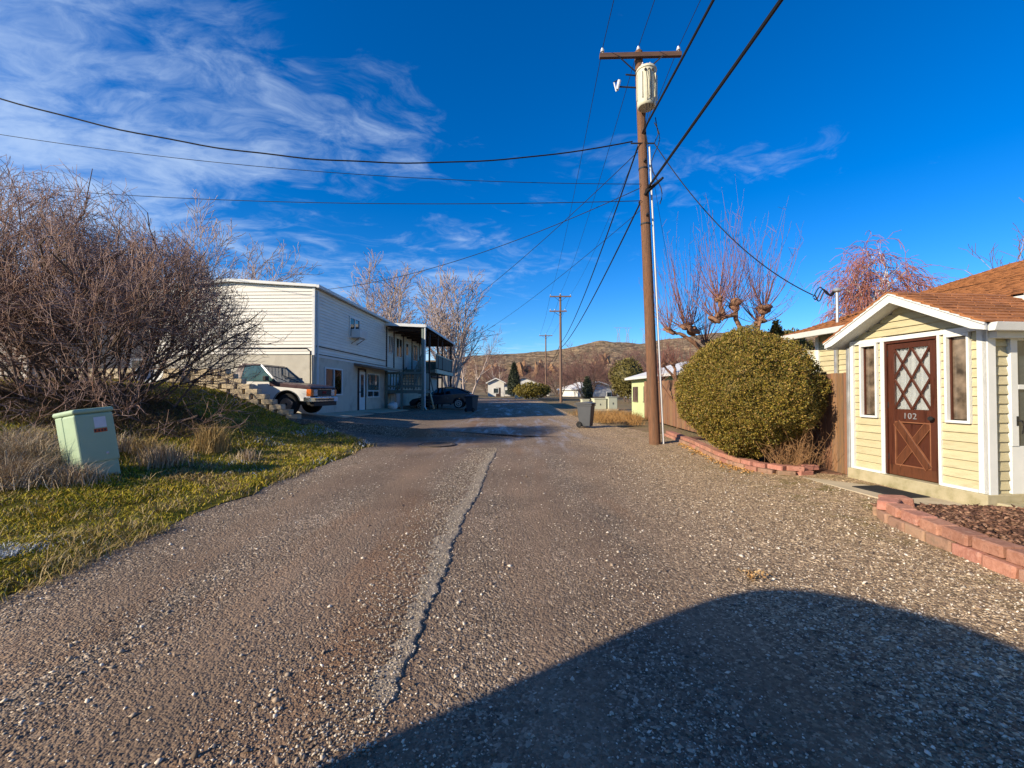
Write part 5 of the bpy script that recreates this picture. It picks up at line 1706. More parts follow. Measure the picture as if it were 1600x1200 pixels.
# ------------------------------------------------------------------ light green outbuilding, far houses
shed = root('outbuilding', (6.75, 20.0, 0.2), 'pale green low outbuilding with white roof behind the board fence', 'building')
g0 = 0.1
MB().box(6.78, 12.0, 16.8, 25.0, g0, 2.22).build('wall', 'shed_green', shed)
MB().prism([(6.45, 2.20), (9.4, 3.05), (12.3, 2.20), (12.3, 2.32), (9.4, 3.18), (6.45, 2.32)], 16.5, 25.3, 'xz').build('roof', 'white_roof', shed)
MB().prism([(6.78, 2.22), (9.4, 2.98), (12.0, 2.22)], 16.8, 24.99, 'xz').build('gable', 'shed_green', shed)
for y in (24.2, 22.2, 20.2, 18.2):
    w_ = MB().box(6.74, 6.779, y - 0.45, y + 0.45, 1.05, 1.82).build('window', 'window_dark', shed)
    MB().box(6.72, 6.741, y - 0.5, y + 0.5, 1.0, 1.05).box(6.72, 6.741, y - 0.025, y + 0.025, 1.05, 1.82).build('frame', 'awning_brown', w_)


def small_house(name, loc, w, d_, h_, rh, wall_m, roof_m, label, rz=0.0, wins=2, group=None):
    rt = root(name, loc, label, 'house', group, rz=rz, local=True)
    MB().box(-w / 2, w / 2, 0, d_, -0.8, h_).build('wall', wall_m, rt)
    MB().prism([(-w / 2, h_), (w / 2, h_), (0, h_ + rh)], 0.02, d_ - 0.02, 'xz').build('gable', wall_m, rt)
    MB().prism([(-w / 2 - 0.4, h_ - 0.14), (0, h_ + rh + 0.02), (w / 2 + 0.4, h_ - 0.14), (w / 2 + 0.4, h_ + 0.04), (0, h_ + rh + 0.22), (-w / 2 - 0.4, h_ + 0.04)], -0.4, d_ + 0.4, 'xz').build('roof', roof_m, rt)
    for i in range(wins):
        x = -w / 2 + w * (i + 0.5) / wins
        w_ = MB().box(x - 0.55, x + 0.55, -0.06, -0.001, 0.9, 2.0).build('window', 'white_paint', rt)
        MB().box(x - 0.45, x + 0.45, -0.075, -0.061, 1.0, 1.9).build('pane', 'glass_dark', w_)
    MB().box(w / 2 - 1.6, w / 2 - 0.7, -0.05, -0.001, 0.0, 2.05).build('door', 'brown_trim', rt)
    return rt


small_house('house', (2.6, 96, 0.0), 11, 8, 2.6, 2.0, 'far_wall_white', 'far_roof', 'far white house with brown roof beside the dark conifer', wins=3)
small_house('house', (-3.2, 88, 0.3), 3.2, 5, 3.0, 0.8, 'far_wall_white', 'white_roof', 'far tall narrow white shed at the bend of the lane', wins=1)
small_house('house', (16.5, 84, -0.5), 9, 8, 2.5, 1.3, 'far_wall_white', 'white_roof', 'far low white-roofed house among the reddish trees', rz=R(20), wins=2)
small_house('house', (22.5, 70, -0.5), 10, 8, 2.7, 1.4, 'far_wall_white', 'far_roof', 'far pale house behind the cream boxes', rz=R(-12), wins=2)
small_house('house', (-13.5, 82, 0.5), 8, 8, 3.0, 2.2, 'grey_siding', 'grey_roof', 'far grey-blue house behind the tall pale tree', wins=2)
hb = small_house('house', (-21.0, 25, 1.4), 9, 10, 4.2, 2.0, 'grey_siding', 'grey_roof', 'dark-roofed grey house hidden behind the big bare shrub', rz=R(62), wins=3)
MB().box(-0.4, 0.4, 4, 4.8, 5.4, 7.0).build('chimney', 'far_wall_white', hb)

# cream service boxes beyond the bin
for (x, y, w, d_, h_, mm, lb) in ((4.95, 30.0, 0.5, 0.4, 0.72, 'cabinet_cream', 'small cream service box beyond the grey bin'),
                                  (5.9, 30.0, 0.85, 0.6, 0.75, 'cabinet_cream', 'wide cream service box beyond the dry grass'),
                                  (6.75, 30.0, 0.62, 0.6, 0.85, 'cabinet_tan', 'tall pale green service box beside the outbuilding')):
    z0 = float(zg(x, y)) - 0.03
    rt = root('service_box', (x, y, z0), lb, 'service box', 'service boxes beyond the bin', rz=R(8))
    MB().box(-w / 2, w / 2, -d_ / 2, d_ / 2, 0.08, h_).build('housing', mm, rt, bevel=0.02)
    MB().box(-w / 2 - 0.05, w / 2 + 0.05, -d_ / 2 - 0.05, d_ / 2 + 0.05, -0.1, 0.08).build('plinth', 'concrete', rt)
    MB().box(-w / 2 - 0.03, w / 2 + 0.03, -d_ / 2 - 0.03, d_ / 2 + 0.03, h_, h_ + 0.05).build('lid', mm, rt, bevel=0.01)
    MB().box(-0.02, 0.02, -d_ / 2 - 0.02, -d_ / 2 - 0.001, h_ * 0.45, h_ * 0.6).build('latch', 'dark_metal', rt)
rt = root('service_box', (-2.5 + 4.2, 62, 0.6), 'far pale flat cabinet beside the yellow-green shrub', 'service box', 'service boxes beyond the bin')
MB().box(0.4, 3.6, 61.4, 62.6, 0.55, 1.7).build('housing', 'cabinet_tan', rt, bevel=0.02)
MB().box(0.3, 3.7, 61.3, 62.7, 1.7, 1.85).build('lid', 'white_roof', rt)

# tall lattice pylons on the ridge
def pylon(x, y, z, h_, label):
    rt = root('pylon', (x, y, z), label, 'pylon', 'pylons on the ridge')
    for sx in (-1, 1):
        for sy in (-1, 1):
            MB().tube([(x + sx * 3, y + sy * 3, z - 3), (x + sx * 0.9, y + sy * 0.9, z + h_ * 0.62), (x + sx * 2.6, y + sy * 0.9, z + h_)], 0.16, 4).build('leg', 'pylon', rt)
    for k in range(5):
        u0, u1 = k / 5, (k + 1) / 5
        w0, w1 = 3 - 2.1 * u0, 3 - 2.1 * u1
        for sy in (-1, 1):
            MB().tube([(x - w0, y + sy * w0, z + h_ * .62 * u0), (x + w1, y + sy * w1, z + h_ * .62 * u1)], 0.1, 4).build('brace', 'pylon', rt)
            MB().tube([(x + w0, y + sy * w0, z + h_ * .62 * u0), (x - w1, y + sy * w1, z + h_ * .62 * u1)], 0.1, 4).build('brace', 'pylon', rt)
    MB().bar((x - 7, y, z + h_), (x + 7, y, z + h_), 0.5, 0.5).build('crossarm', 'pylon', rt)
    return rt


def hillz(x, y):
    i = int(np.argmin(np.abs(hy - y)))
    j = int(np.argmin(np.abs(ha - x / y)))
    return float(Z_[i, j])


pm('cliff_rock', [(0.10, 0.065, 0.042), (0.34, 0.20, 0.105), (0.22, 0.13, 0.075), (0.42, 0.27, 0.15)], 0.35, 0.95, 1.0, 1.2, stretch=(1, 1, 0.3), dist=0.6)
rq = random.Random(12)
for (a0, a1, Yq, hq, lb) in ((0.0, 0.105, 415, 12, 'broad orange-brown rock outcrop low on the hillside, behind the single-crossarm pole'),
                             (0.185, 0.228, 430, 11, 'short orange rock cliff low on the hillside, beyond the reddish trees'),
                             (-0.06, -0.02, 430, 8, 'small rock outcrop on the hillside past the tall pale tree')):
    xm = (a0 + a1) / 2 * Yq
    rt = root('rock_outcrop', (xm, Yq, hillz(xm, Yq)), lb, 'rock outcrop')
    nq = int((a1 - a0) * Yq / 5.5)
    for i in range(nq):
        xq = a0 * Yq + (a1 - a0) * Yq * (i + 0.5) / nq + rq.uniform(-1.5, 1.5)
        yq = Yq + rq.uniform(-5, 5)
        hh_ = hq * rq.uniform(0.35, 1.0) * (0.5 + 0.5 * math.sin(math.pi * (i + 0.5) / nq))
        lumpy('rock', (xq, yq, hillz(xq, yq) + hh_ * 0.2), rq.uniform(2.5, 4.5), rq.uniform(3, 5), hh_, 'cliff_rock', rt, 500 + i, 0.7, 2).data.polygons.foreach_set('use_smooth', [False] * 320)
for (a, lb) in ((0.2415, 'lattice power pylon on the hilltop'), (0.262, 'lattice power pylon on the hilltop'), (0.300, 'lattice power pylon on the hilltop')):
    pylon(a * 705, 705, hillz(a * 705, 705), 24, lb)

# ------------------------------------------------------------------ unseen house behind the camera, outline shaped to cast the foreground shade
shade_caster = root('house', (-5.5, -3.5, 0), 'unseen house-like shadow caster with a rounded corner, added behind the viewpoint', 'house')
plan = [(-9.2, -3.41), (-6.56, -1.63), (-4.66, -0.36), (-4.30, -0.14), (-4.05, -0.03), (-3.81, 0.045), (-3.60, 0.05), (-3.37, 0.02), (-3.16, -0.09), (-2.90, -0.29), (-2.73, -0.48), (-2.64, -0.78), (-2.55, -1.6), (-2.5, -6.0), (-9.2, -6.0)]
rf_ = MB().prism(plan, 2.78, 2.98, 'xy').build('roof', 'far_roof', shade_caster)
cx_, cy_ = -5.6, -3.4
MB().prism([(cx_ + (x - cx_) * 0.9, cy_ + (y - cy_) * 0.9) for x, y in plan], -0.2, 2.78, 'xy').build('wall', 'pale_board', shade_caster)
MB().box(-2.87, -2.80, -4.6, -3.2, 1.0, 2.2).build('window', 'white_paint', shade_caster)

# ------------------------------------------------------------------ vegetation
def grow(rng, start, d0, length, r, levels, seg=0.4, wig=0.12, up=0.05, kids=2, ratio=0.55, amin=25, amax=55, first=0.3, tip=0.25, inside=None, rmin=0.004, lens=None, droop=0.0):
    """recursive bare branching -> list of segments per level"""
    out = [[] for _ in range(levels)]
    stack = [(start, d0, length, r, 0)]
    g, u = rng.gauss, rng.uniform
    while stack:
        p, d, ln, r_, lv = stack.pop()
        st = seg * (0.8 ** lv)
        n_ = max(2, int(ln / st))
        st = ln / n_
        for i in range(n_):
            dr = up if droop == 0 or lv < levels - 2 else -droop
            dx, dy, dz = d[0] + g(0, wig), d[1] + g(0, wig), d[2] + g(0, wig) + dr
            m_ = math.sqrt(dx * dx + dy * dy + dz * dz)
            d = (dx / m_, dy / m_, dz / m_)
            q_ = (p[0] + d[0] * st, p[1] + d[1] * st, p[2] + d[2] * st)
            if inside and not inside(q_):
                break
            ra = r_ * (1 - (1 - tip) * i / n_)
            rb_ = r_ * (1 - (1 - tip) * (i + 1) / n_)
            out[lv].append((*p, *q_, max(ra, rmin), max(rb_, rmin)))
            p = q_
            if lv + 1 < levels and (i + 1) / n_ > first:
                kk = kids if not hasattr(kids, '__len__') else kids[lv]
                for _ in range(int(kk) + (1 if u(0, 1) < kk - int(kk) else 0)):
                    a = R(u(amin, amax))
                    # random perpendicular
                    ax = (g(0, 1), g(0, 1), g(0, 1))
                    dot = ax[0] * d[0] + ax[1] * d[1] + ax[2] * d[2]
                    px_, py_, pz_ = ax[0] - dot * d[0], ax[1] - dot * d[1], ax[2] - dot * d[2]
                    m_ = math.sqrt(px_ * px_ + py_ * py_ + pz_ * pz_) or 1
                    ca, sa = math.cos(a), math.sin(a) / m_
                    nd_ = (d[0] * ca + px_ * sa, d[1] * ca + py_ * sa, d[2] * ca + pz_ * sa)
                    rt_ = ratio if not hasattr(ratio, '__len__') else ratio[lv]
                    stack.append((p, nd_, ln * rt_ * u(0.7, 1.2) * (1.15 - 0.5 * i / n_), max(rb_ * 0.62, rmin), lv + 1))
    return out


# --- large bare shrub on the left
rg = random.Random(42)
SC = (-9.6, 10.4, 2.7)


def shrub_in(p):
    x, y, z = p
    ex = (x - SC[0]) / 4.35
    ey = (y - SC[1]) / 2.1
    if z > 3.05:
        ez = (z - 3.05) / max(0.8, 4.0 - 0.60 * max(0, x + 10.9) ** 0.95)
    else:
        ez = (z - 3.05) / 3.1
        if x > -9.6:
            ex = ex * (1 + 0.27 * (3.05 - z))
    f = ex * ex + ey * ey + ez * ez - (0.93 + 0.25 * math.sin(x * 1.9 + y) * math.sin(z * 2.1 + x) + 0.25 * math.sin(x * 4.3 + z * 3.1) * math.sin(y * 4 - z * 3))
    return f < 0 or random.random() > 0.25 + f * 2.2


sh = root('bare_shrub', (-9.8, 10.7, 0.9), 'huge tangled leafless brown shrub growing on the grass bank', 'shrub')
L = [[], [], [], []]
for k in range(56):
    a = rg.uniform(0, 6.283)
    rr_ = rg.uniform(0.0, 1.5)
    bx_, by_ = -9.8 + 1.35 * rr_ * math.cos(a), 10.4 + 0.8 * rr_ * math.sin(a)
    bz_ = float(zlawn(np.array(bx_), np.array(by_))) - 0.1
    el = rg.uniform(0.22, 1.35)
    az = a + rg.gauss(0, 0.4)
    d0 = (math.cos(az) * math.cos(el), math.sin(az) * math.cos(el) * 0.8, math.sin(el))
    lv = grow(rg, (bx_, by_, bz_), d0, rg.uniform(3.9, 7.0), rg.uniform(0.022, 0.042), 4, seg=0.34, wig=0.17, up=0.06, kids=(1.8, 1.6, 1.4), ratio=(0.34, 0.5, 0.6), amin=20, amax=65, first=0.18, tip=0.2, inside=shrub_in, rmin=0.0042)
    for i in range(4):
        L[i] += lv[i]
for k in range(26):
    a = rg.uniform(0, 6.283)
    bx_, by_ = -9.6 + rg.gauss(0, 1.5), 10.2 + rg.gauss(0, 0.7)
    bz_ = float(zlawn(np.array(bx_), np.array(by_)))
    el = rg.uniform(0.05, 0.6)
    lv = grow(rg, (bx_, by_, bz_), (math.cos(a) * math.cos(el), math.sin(a) * math.cos(el), math.sin(el)), rg.uniform(0.9, 2.2), rg.uniform(0.008, 0.016), 3, seg=0.2, wig=0.25, up=0.03, kids=(1.5, 1.2), ratio=(0.5, 0.5), amin=20, amax=70, first=0.1, tip=0.2, rmin=0.004)
    for i in range(3):
        L[i + 1] += lv[i]
print('shrub segs', [len(x) for x in L])
tag(seg_mesh('stems', L[0], 'stem_dark', sh, 5), kind='stuff')
tag(seg_mesh('branches', L[1], 'stem_dark', sh, 3), kind='stuff')
tag(seg_mesh('twigs', L[2] + L[3], 'twig_brown', sh, 3), kind='stuff')


def bare_tree(name, loc, height, label, seed, trunks=1, r=0.2, spread=0.35, mats=('bark_grey', 'twig_red'), kids=(1.6, 1.5, 1.4), ratio=(0.42, 0.5, 0.5), group=None, first=0.25, wig=0.08, up=0.06, rmin=0.008, amin=22, amax=48, seg=0.8, droop=0.0, cat='tree'):
    rg_ = random.Random(seed)
    rt = root(name, loc, label, cat, group, local=True)
    Ls = [[], [], [], []]
    for k in range(trunks):
        a = 6.283 * k / trunks + rg_.uniform(-.4, .4)
        sp = spread * (0 if trunks == 1 else rg_.uniform(0.5, 1.1))
        d0 = (math.sin(sp) * math.cos(a), math.sin(sp) * math.sin(a), math.cos(sp))
        o_ = (0.25 * math.cos(a) * (trunks > 1), 0.25 * math.sin(a) * (trunks > 1), -0.3)
        lv = grow(rg_, o_, d0, height * rg_.uniform(0.82, 1.0), r * rg_.uniform(0.75, 1.0), 4, seg=seg, wig=wig, up=up, kids=kids, ratio=ratio, amin=amin, amax=amax, first=first, tip=0.12, rmin=rmin, droop=droop)
        for i in range(4):
            Ls[i] += lv[i]
    t_ = seg_mesh('trunk', Ls[0], mats[0], rt, 8)
    c_ = seg_mesh('crown', Ls[1], mats[0], rt, 4)
    if Ls[2] + Ls[3]:
        tag(seg_mesh('twigs', Ls[2] + Ls[3], mats[1], c_, 3), kind='stuff')
    return rt


def copy_thing(o_, loc, rz, sc, label=None):
    c = link(o_.copy())
    c.location = loc
    c.rotation_euler = (0, 0, rz)
    c.scale = sc
    if label:
        c['label'] = label
    for ch in list(o_.children):
        d_ = link(ch.copy())
        d_.parent = c
        for g_ in list(ch.children):
            e_ = link(g_.copy())
            e_.parent = d_
    return c


bare_tree('tall_tree', (-6.3, 46.0, 0.5), 12.6, 'tall pale multi-stemmed bare tree past the end of the veranda', 3, trunks=7, r=0.24, spread=0.19, mats=('bark_grey', 'twig_pale'), rmin=0.024, kids=(1.5, 1.25, 0.9), ratio=(0.34, 0.45, 0.45), up=0.09, amin=22, amax=50)
bare_tree('tall_tree', (-15.5, 54.0, 0.5), 14.6, 'tall pale bare tree rising behind the apartment roof by the veranda', 8, trunks=6, r=0.26, spread=0.40, mats=('bark_grey', 'twig_pale'), rmin=0.026, kids=(1.6, 1.35, 1.0), ratio=(0.36, 0.45, 0.45), up=0.06)
bare_tree('tall_tree', (-24.6, 36.0, 1.0), 13.2, 'tall bare tree rising behind the apartment gable', 14, trunks=7, r=0.24, spread=0.5, mats=('bark_grey', 'twig_pale'), rmin=0.020, kids=(1.5, 1.35, 1.0), ratio=(0.36, 0.46, 0.45), up=0.05)
# weeping birch behind the house
bt = bare_tree('birch_tree', (18.2, 22.0, 0.2), 8.6, 'weeping birch with reddish hanging twigs behind the house roof', 5, trunks=3, r=0.14, spread=0.16, mats=('birch_bark', 'birch_twig'), rmin=0.011, kids=(2.2, 2.6, 2.0), ratio=(0.24, 0.65, 0.95), up=0.05, amin=30, amax=60, seg=0.55, droop=0.55, wig=0.07)
copy_thing(bt, (23.6, 25.0, 0.2), 2.1, (0.9, 0.9, 0.86), 'smaller weeping birch almost hidden by the house ridge')
bare_tree('bare_tree', (13.4, 11.2, 0.2), 4.85, 'bare tree whose top just clears the house ridge', 25, trunks=1, r=0.08, rmin=0.006, group=None, seg=0.5)

# background trees along the foot of the hill
base_trees = [bare_tree('far_tree', (10.5, 62, 0.2), 6.0, 'reddish bare tree at the foot of the hill', 51, trunks=4, r=0.12, spread=0.6, mats=('stem_dark', 'twig_red'), group='reddish bare trees at the foot of the hill', rmin=0.016, kids=(1.8, 1.8, 1.6), ratio=(0.42, 0.5, 0.5), seg=0.7),
              bare_tree('far_tree', (15.5, 64, 0.2), 6.6, 'reddish bare tree at the foot of the hill', 52, trunks=5, r=0.11, spread=0.7, mats=('stem_dark', 'twig_red'), group='reddish bare trees at the foot of the hill', rmin=0.016, kids=(1.8, 1.8, 1.6), ratio=(0.42, 0.5, 0.5), seg=0.7),
              bare_tree('far_tree', (-6.5, 66, 0.4), 9.5, 'taller two-stemmed bare tree beyond the bend of the lane', 53, trunks=2, r=0.18, spread=0.3, mats=('bark_grey', 'twig_red'), group='two-stemmed bare trees beyond the lane', rmin=0.016, kids=(1.7, 1.7, 1.5), ratio=(0.42, 0.5, 0.5), seg=0.8)]
rg = random.Random(77)
spots = [(8.5, 80, 1.0, 0), (12.5, 72, 1.05, 1), (20, 66, 1.0, 0), (25, 75, 1.1, 1), (18, 52, 0.75, 1), (30, 84, 1.2, 0), (-3, 98, 1.0, 2), (-9.0, 78, 0.95, 2), (0.5, 112, 0.9, 0), (6.5, 108, 1.1, 1),
         (14, 104, 1.2, 0), (22, 100, 1.2, 1), (31, 60, 1.0, 1), (12.5, 48, 0.6, 0), (-12.5, 95, 1.0, 2), (-5.5, 120, 1.1, 1), (36, 92, 1.3, 0), (27, 46, 0.9, 1), (40, 70, 1.0, 2), (9.6, 92, 1.0, 1), (17, 120, 1.3, 0), (-1.2, 130, 1.2, 1), (3.5, 140, 1.2, 0), (9, 150, 1.4, 1), (-8, 145, 1.3, 1), (26, 130, 1.4, 0), (38, 120, 1.5, 1)]
for x, y, s_, k in spots:
    copy_thing(base_trees[k], (x, y, float(zg(x, y)) - 0.1), rg.uniform(0, 6), (s_ * rg.uniform(.9, 1.15), s_ * rg.uniform(.9, 1.15), s_ * rg.uniform(.85, 1.05)))


# --- foliage masses
def leaf_cloud(pts, nrm, size, cols, name, parent, per=4, long=1.6):
    n_ = len(pts)
    P = np.repeat(pts, per, 0) + RNG.normal(0, size * 0.6, (n_ * per, 3))
    N = np.repeat(nrm, per, 0) + RNG.normal(0, 0.55, (n_ * per, 3))
    N /= np.linalg.norm(N, axis=1, keepdims=True)
    T = np.cross(N, RNG.normal(0, 1, N.shape))
    T /= np.linalg.norm(T, axis=1, keepdims=True)
    # leaves stand along the outward direction
    s_ = size * RNG.uniform(0.6, 1.3, (len(P), 1))
    tipd = N * 0.8 + T * 0.5
    B = np.cross(tipd, T)
    B /= np.linalg.norm(B, axis=1, keepdims=True)
    v = np.stack([P, P + tipd * s_ * long * 0.5 + B * s_ * 0.45, P + tipd * s_ * long, P + tipd * s_ * long * 0.5 - B * s_ * 0.45], 1)
    F = (np.arange(len(P)) * 4)[:, None] + np.array([[0, 1, 2, 3]])
    C = np.array(cols)[RNG.integers(0, len(cols), len(P))] * RNG.uniform(0.75, 1.25, (len(P), 1))
    o_ = npmesh(name, v.reshape(-1, 3), F, 'leaf', parent, cols=np.repeat(C, 4, 0), k=4)
    return o_


def foliage(name, loc, rx, ry, rz_, label, cols, n_=3000, size=0.05, per=4, lump=0.12, cat='shrub', group=None, conic=0.0, stem_h=0.3, seed=0, freq=5.0, undercut=0.0):
    rt = root(name, loc, label, cat, group, local=True)
    rs = np.random.default_rng(seed + 100)
    d = rs.normal(0, 1, (n_, 3))
    d /= np.linalg.norm(d, axis=1, keepdims=True)
    ph = rs.uniform(0, 6, 9)

    def lumps(d_):
        f = freq
        return (np.sin(d_[:, 0] * f + ph[0]) * np.sin(d_[:, 1] * f + ph[1]) + np.sin(d_[:, 2] * f * 1.3 + ph[2]) * np.sin(d_[:, 0] * f * 1.7 + ph[3]) + 0.6 * np.sin(d_[:, 1] * f * 2.9 + ph[4]) * np.sin(d_[:, 2] * f * 2.6 + d_[:, 0] * 5 + ph[5]) + 0.5 * np.sin(d_[:, 0] * f * 4.1 + ph[6]) * np.sin(d_[:, 2] * f * 4.3 + ph[7])) * 0.33

    def shape(d_, rad):
        z = d_[:, 2] * rad
        k_ = np.ones(len(d_))
        if conic:
            k_ = np.clip(1 - conic * (z + 1) / 2, 0.05, 1.2)
        if undercut:
            k_ = k_ * (1 - undercut * np.clip(-z - 0.35, 0, 1))
        return np.stack([d_[:, 0] * rad * rx * k_, d_[:, 1] * rad * ry * k_, z * rz_ + rz_ + stem_h], 1)
    rad = (1 + lump * lumps(d)) * (1 - 0.16 * rs.uniform(0, 1, n_) ** 2) + rs.normal(0, 0.018, n_)
    pts = shape(d, rad)
    leaf_cloud(pts, d * np.array([1, 1, 0.9]) + np.array([0, 0, 0.35]), size, cols, 'foliage', rt, per)
    # core in leaf colour, darkened as inner shade, so the crown is not hollow
    import bmesh
    bm = bmesh.new()
    bmesh.ops.create_icosphere(bm, subdivisions=4, radius=1.0)
    dv = np.array([v.co[:] for v in bm.verts])
    cv = shape(dv, (1 + lump * lumps(dv)) * 0.80)
    F = np.array([[v.index for v in f.verts] for f in bm.faces])
    bm.free()
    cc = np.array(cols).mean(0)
    npmesh('dark_core', cv, F, 'leaf', rt, cols=np.repeat(cc[None] * 0.8, len(cv), 0))
    MB().tube([(0, 0, -0.3), (0.03, 0.02, stem_h + 0.2), (0.0, 0.0, rz_)], [0.07, 0.06, 0.04], 7).build('stem', 'stem_dark', rt)
    return rt


olive = [(0.17, 0.13, 0.016), (0.21, 0.155, 0.02), (0.12, 0.105, 0.016), (0.26, 0.18, 0.04), (0.08, 0.08, 0.016), (0.22, 0.13, 0.04)]
foliage('evergreen_shrub', (4.74, 9.05, 0.10), 1.20, 1.52, 1.30, 'large rounded olive-green evergreen shrub before the board fence', olive, 31000, 0.0225, 5, 0.15, seed=1, stem_h=0.08, freq=5.0, undercut=0.55)
foliage('conifer', (7.9, 13.2, 0.2), 0.75, 0.75, 1.55, 'olive-green pointed conifer peeking over the rounded shrub', [(0.10, 0.085, 0.02), (0.13, 0.105, 0.025), (0.08, 0.07, 0.018)], 2500, 0.05, 4, 0.1, seed=2, conic=0.75, cat='conifer')
foliage('conifer', (10.6, 16.8, 0.2), 1.6, 1.6, 1.65, 'wide olive conifer showing past the house eave', [(0.10, 0.085, 0.02), (0.13, 0.105, 0.025), (0.08, 0.07, 0.018)], 2500, 0.07, 4, 0.12, seed=3, conic=0.55, cat='conifer')
foliage('dark_conifer', (0.4, 84, 0.4), 1.7, 1.7, 3.2, 'small dark green conifer beside the far white house', [(0.03, 0.04, 0.022), (0.045, 0.055, 0.03)], 1500, 0.16, 3, 0.15, seed=4, conic=0.85, cat='conifer')
foliage('yellow_shrub', (2.6, 57, 0.55), 2.3, 1.6, 0.85, 'yellow-green shrub at the foot of the double-crossarm pole', [(0.17, 0.13, 0.02), (0.13, 0.11, 0.02)], 1200, 0.14, 3, 0.2, seed=5)
foliage('olive_tree', (11.5, 44, 0.3), 1.6, 1.6, 1.9, 'olive-green tree behind the pale outbuilding', [(0.11, 0.095, 0.025), (0.14, 0.115, 0.03)], 1500, 0.12, 3, 0.2, seed=6, cat='tree', stem_h=0.7)
foliage('dark_conifer', (9.9, 58, 0.2), 0.8, 0.8, 1.5, 'dark little conifer among the reddish trees', [(0.035, 0.045, 0.024), (0.05, 0.06, 0.03)], 700, 0.12, 3, 0.15, seed=7, conic=0.6, cat='conifer')


# --- pollarded fruit trees
def pollard(base, limbs, knobs, label, seed, shoot=(1.4, 2.9), per=26, r0=0.10):
    rg_ = random.Random(seed)
    rt = root('pollard_tree', base, label, 'tree', 'pollarded trees behind the fence')
    for lb in limbs:
        n_ = len(lb)
        tr_ = MB()
        pts = []
        for i in range(n_ - 1):
            a, b_ = Vector(lb[i]), Vector(lb[i + 1])
            for k in range(4):
                v = a.lerp(b_, k / 4) + Vector((rg_.gauss(0, .02), rg_.gauss(0, .02), rg_.gauss(0, .015)))
                pts.append(v)
        pts.append(Vector(lb[-1]))
        m_ = len(pts)
        big = r0 if lb is limbs[0] else r0 * 0.62
        tr_.tube(pts, [big * (1 - 0.45 * i / m_) * rg_.uniform(0.9, 1.15) for i in range(m_)], 9)
        tr_.build('trunk' if lb is limbs[0] else 'limb', 'pollard_bark', rt, smooth=True)
    for j, kp in enumerate(knobs):
        kb = lumpy('knob', kp[:3], kp[3] * 0.8, kp[3] * 0.8, kp[3] * 0.7, 'pollard_bark', rt, seed + j, 0.9, 3)
        sg = []
        for s_ in range(per):
            az = rg_.uniform(0, 6.283)
            el = rg_.uniform(0.0, 1.45)
            d = Vector((math.cos(az) * math.cos(el), math.sin(az) * math.cos(el), math.sin(el)))
            p = Vector(kp[:3]) + d * kp[3] * 0.8
            ln = rg_.uniform(*shoot) * (0.35 + 0.65 * (el / 1.45)) * rg_.uniform(0.6, 1.1)
            n_ = 8
            r_ = rg_.uniform(0.006, 0.0125)
            for i in range(n_):
                d = (d + Vector((rg_.gauss(0, .05), rg_.gauss(0, .05), 0.15))).normalized()
                q_ = p + d * ln / n_
                sg.append((*p, *q_, r_ * (1 - 0.75 * i / n_), r_ * (1 - 0.75 * (i + 1) / n_)))
                if rg_.random() < 0.3:
                    t_ = q_ + Vector((rg_.gauss(0, .1), rg_.gauss(0, .1), rg_.uniform(0.05, .3)))
                    sg.append((*q_, *t_, 0.005, 0.003))
                p = q_
        seg_mesh('shoots', sg, 'pollard_shoot', kb, 3)['kind'] = 'stuff'
    return rt


pollard((6.6, 12.3, 0.2), [[(6.6, 12.3, 0.0), (6.55, 12.3, 1.6), (6.5, 12.3, 2.8), (6.25, 12.3, 3.85)], [(6.6, 12.35, 2.4), (6.85, 12.35, 3.2), (7.04, 12.3, 3.75)],
                          [(6.25, 12.3, 3.7), (5.9, 12.25, 3.6), (5.72, 12.25, 3.6)], [(5.9, 12.25, 3.62), (5.78, 12.25, 4.05)]],
        [(6.22, 12.3, 3.95, 0.2), (7.04, 12.3, 3.85, 0.2), (5.68, 12.25, 3.6, 0.17), (5.76, 12.25, 4.12, 0.12), (6.95, 12.4, 3.5, 0.14)],
        'tall pollarded fruit tree with knobby limbs and upright shoots above the rounded shrub', 31, (2.2, 4.3), 34)
pollard((6.55, 13.6, 0.2), [[(6.55, 13.6, 0.0), (6.4, 13.6, 1.8), (6.0, 13.6, 2.65), (5.55, 13.5, 3.1)], [(5.6, 13.5, 3.05), (5.2, 13.5, 3.3), (4.9, 13.5, 3.4)], [(6.1, 13.6, 2.6), (6.0, 13.55, 3.0)]],
        [(5.50, 13.5, 3.42, 0.22), (4.82, 13.5, 3.42, 0.16), (5.95, 13.55, 3.05, 0.13), (5.3, 13.5, 3.55, 0.15)],
        'leaning pollarded fruit tree reaching toward the utility pole', 37, (1.9, 4.0), 32, 0.10)
pollard((6.42, 17.0, 0.2), [[(6.42, 17.0, 0.0), (6.4, 17.0, 1.3), (6.3, 17.0, 2.2), (6.25, 17.0, 2.6)], [(6.35, 17, 1.9), (6.75, 17, 2.4)], [(6.3, 17, 2.0), (5.85, 17, 2.55)], [(6.4, 17, 1.0), (5.95, 17.0, 1.5), (5.7, 17, 1.9)]],
        [(6.25, 17, 2.65, 0.13), (6.78, 17, 2.45, 0.13), (5.82, 17, 2.6, 0.13), (5.68, 17, 1.95, 0.1)],
        'small dark pollarded tree before the pale green outbuilding', 43, (0.7, 1.6), 34, 0.08)

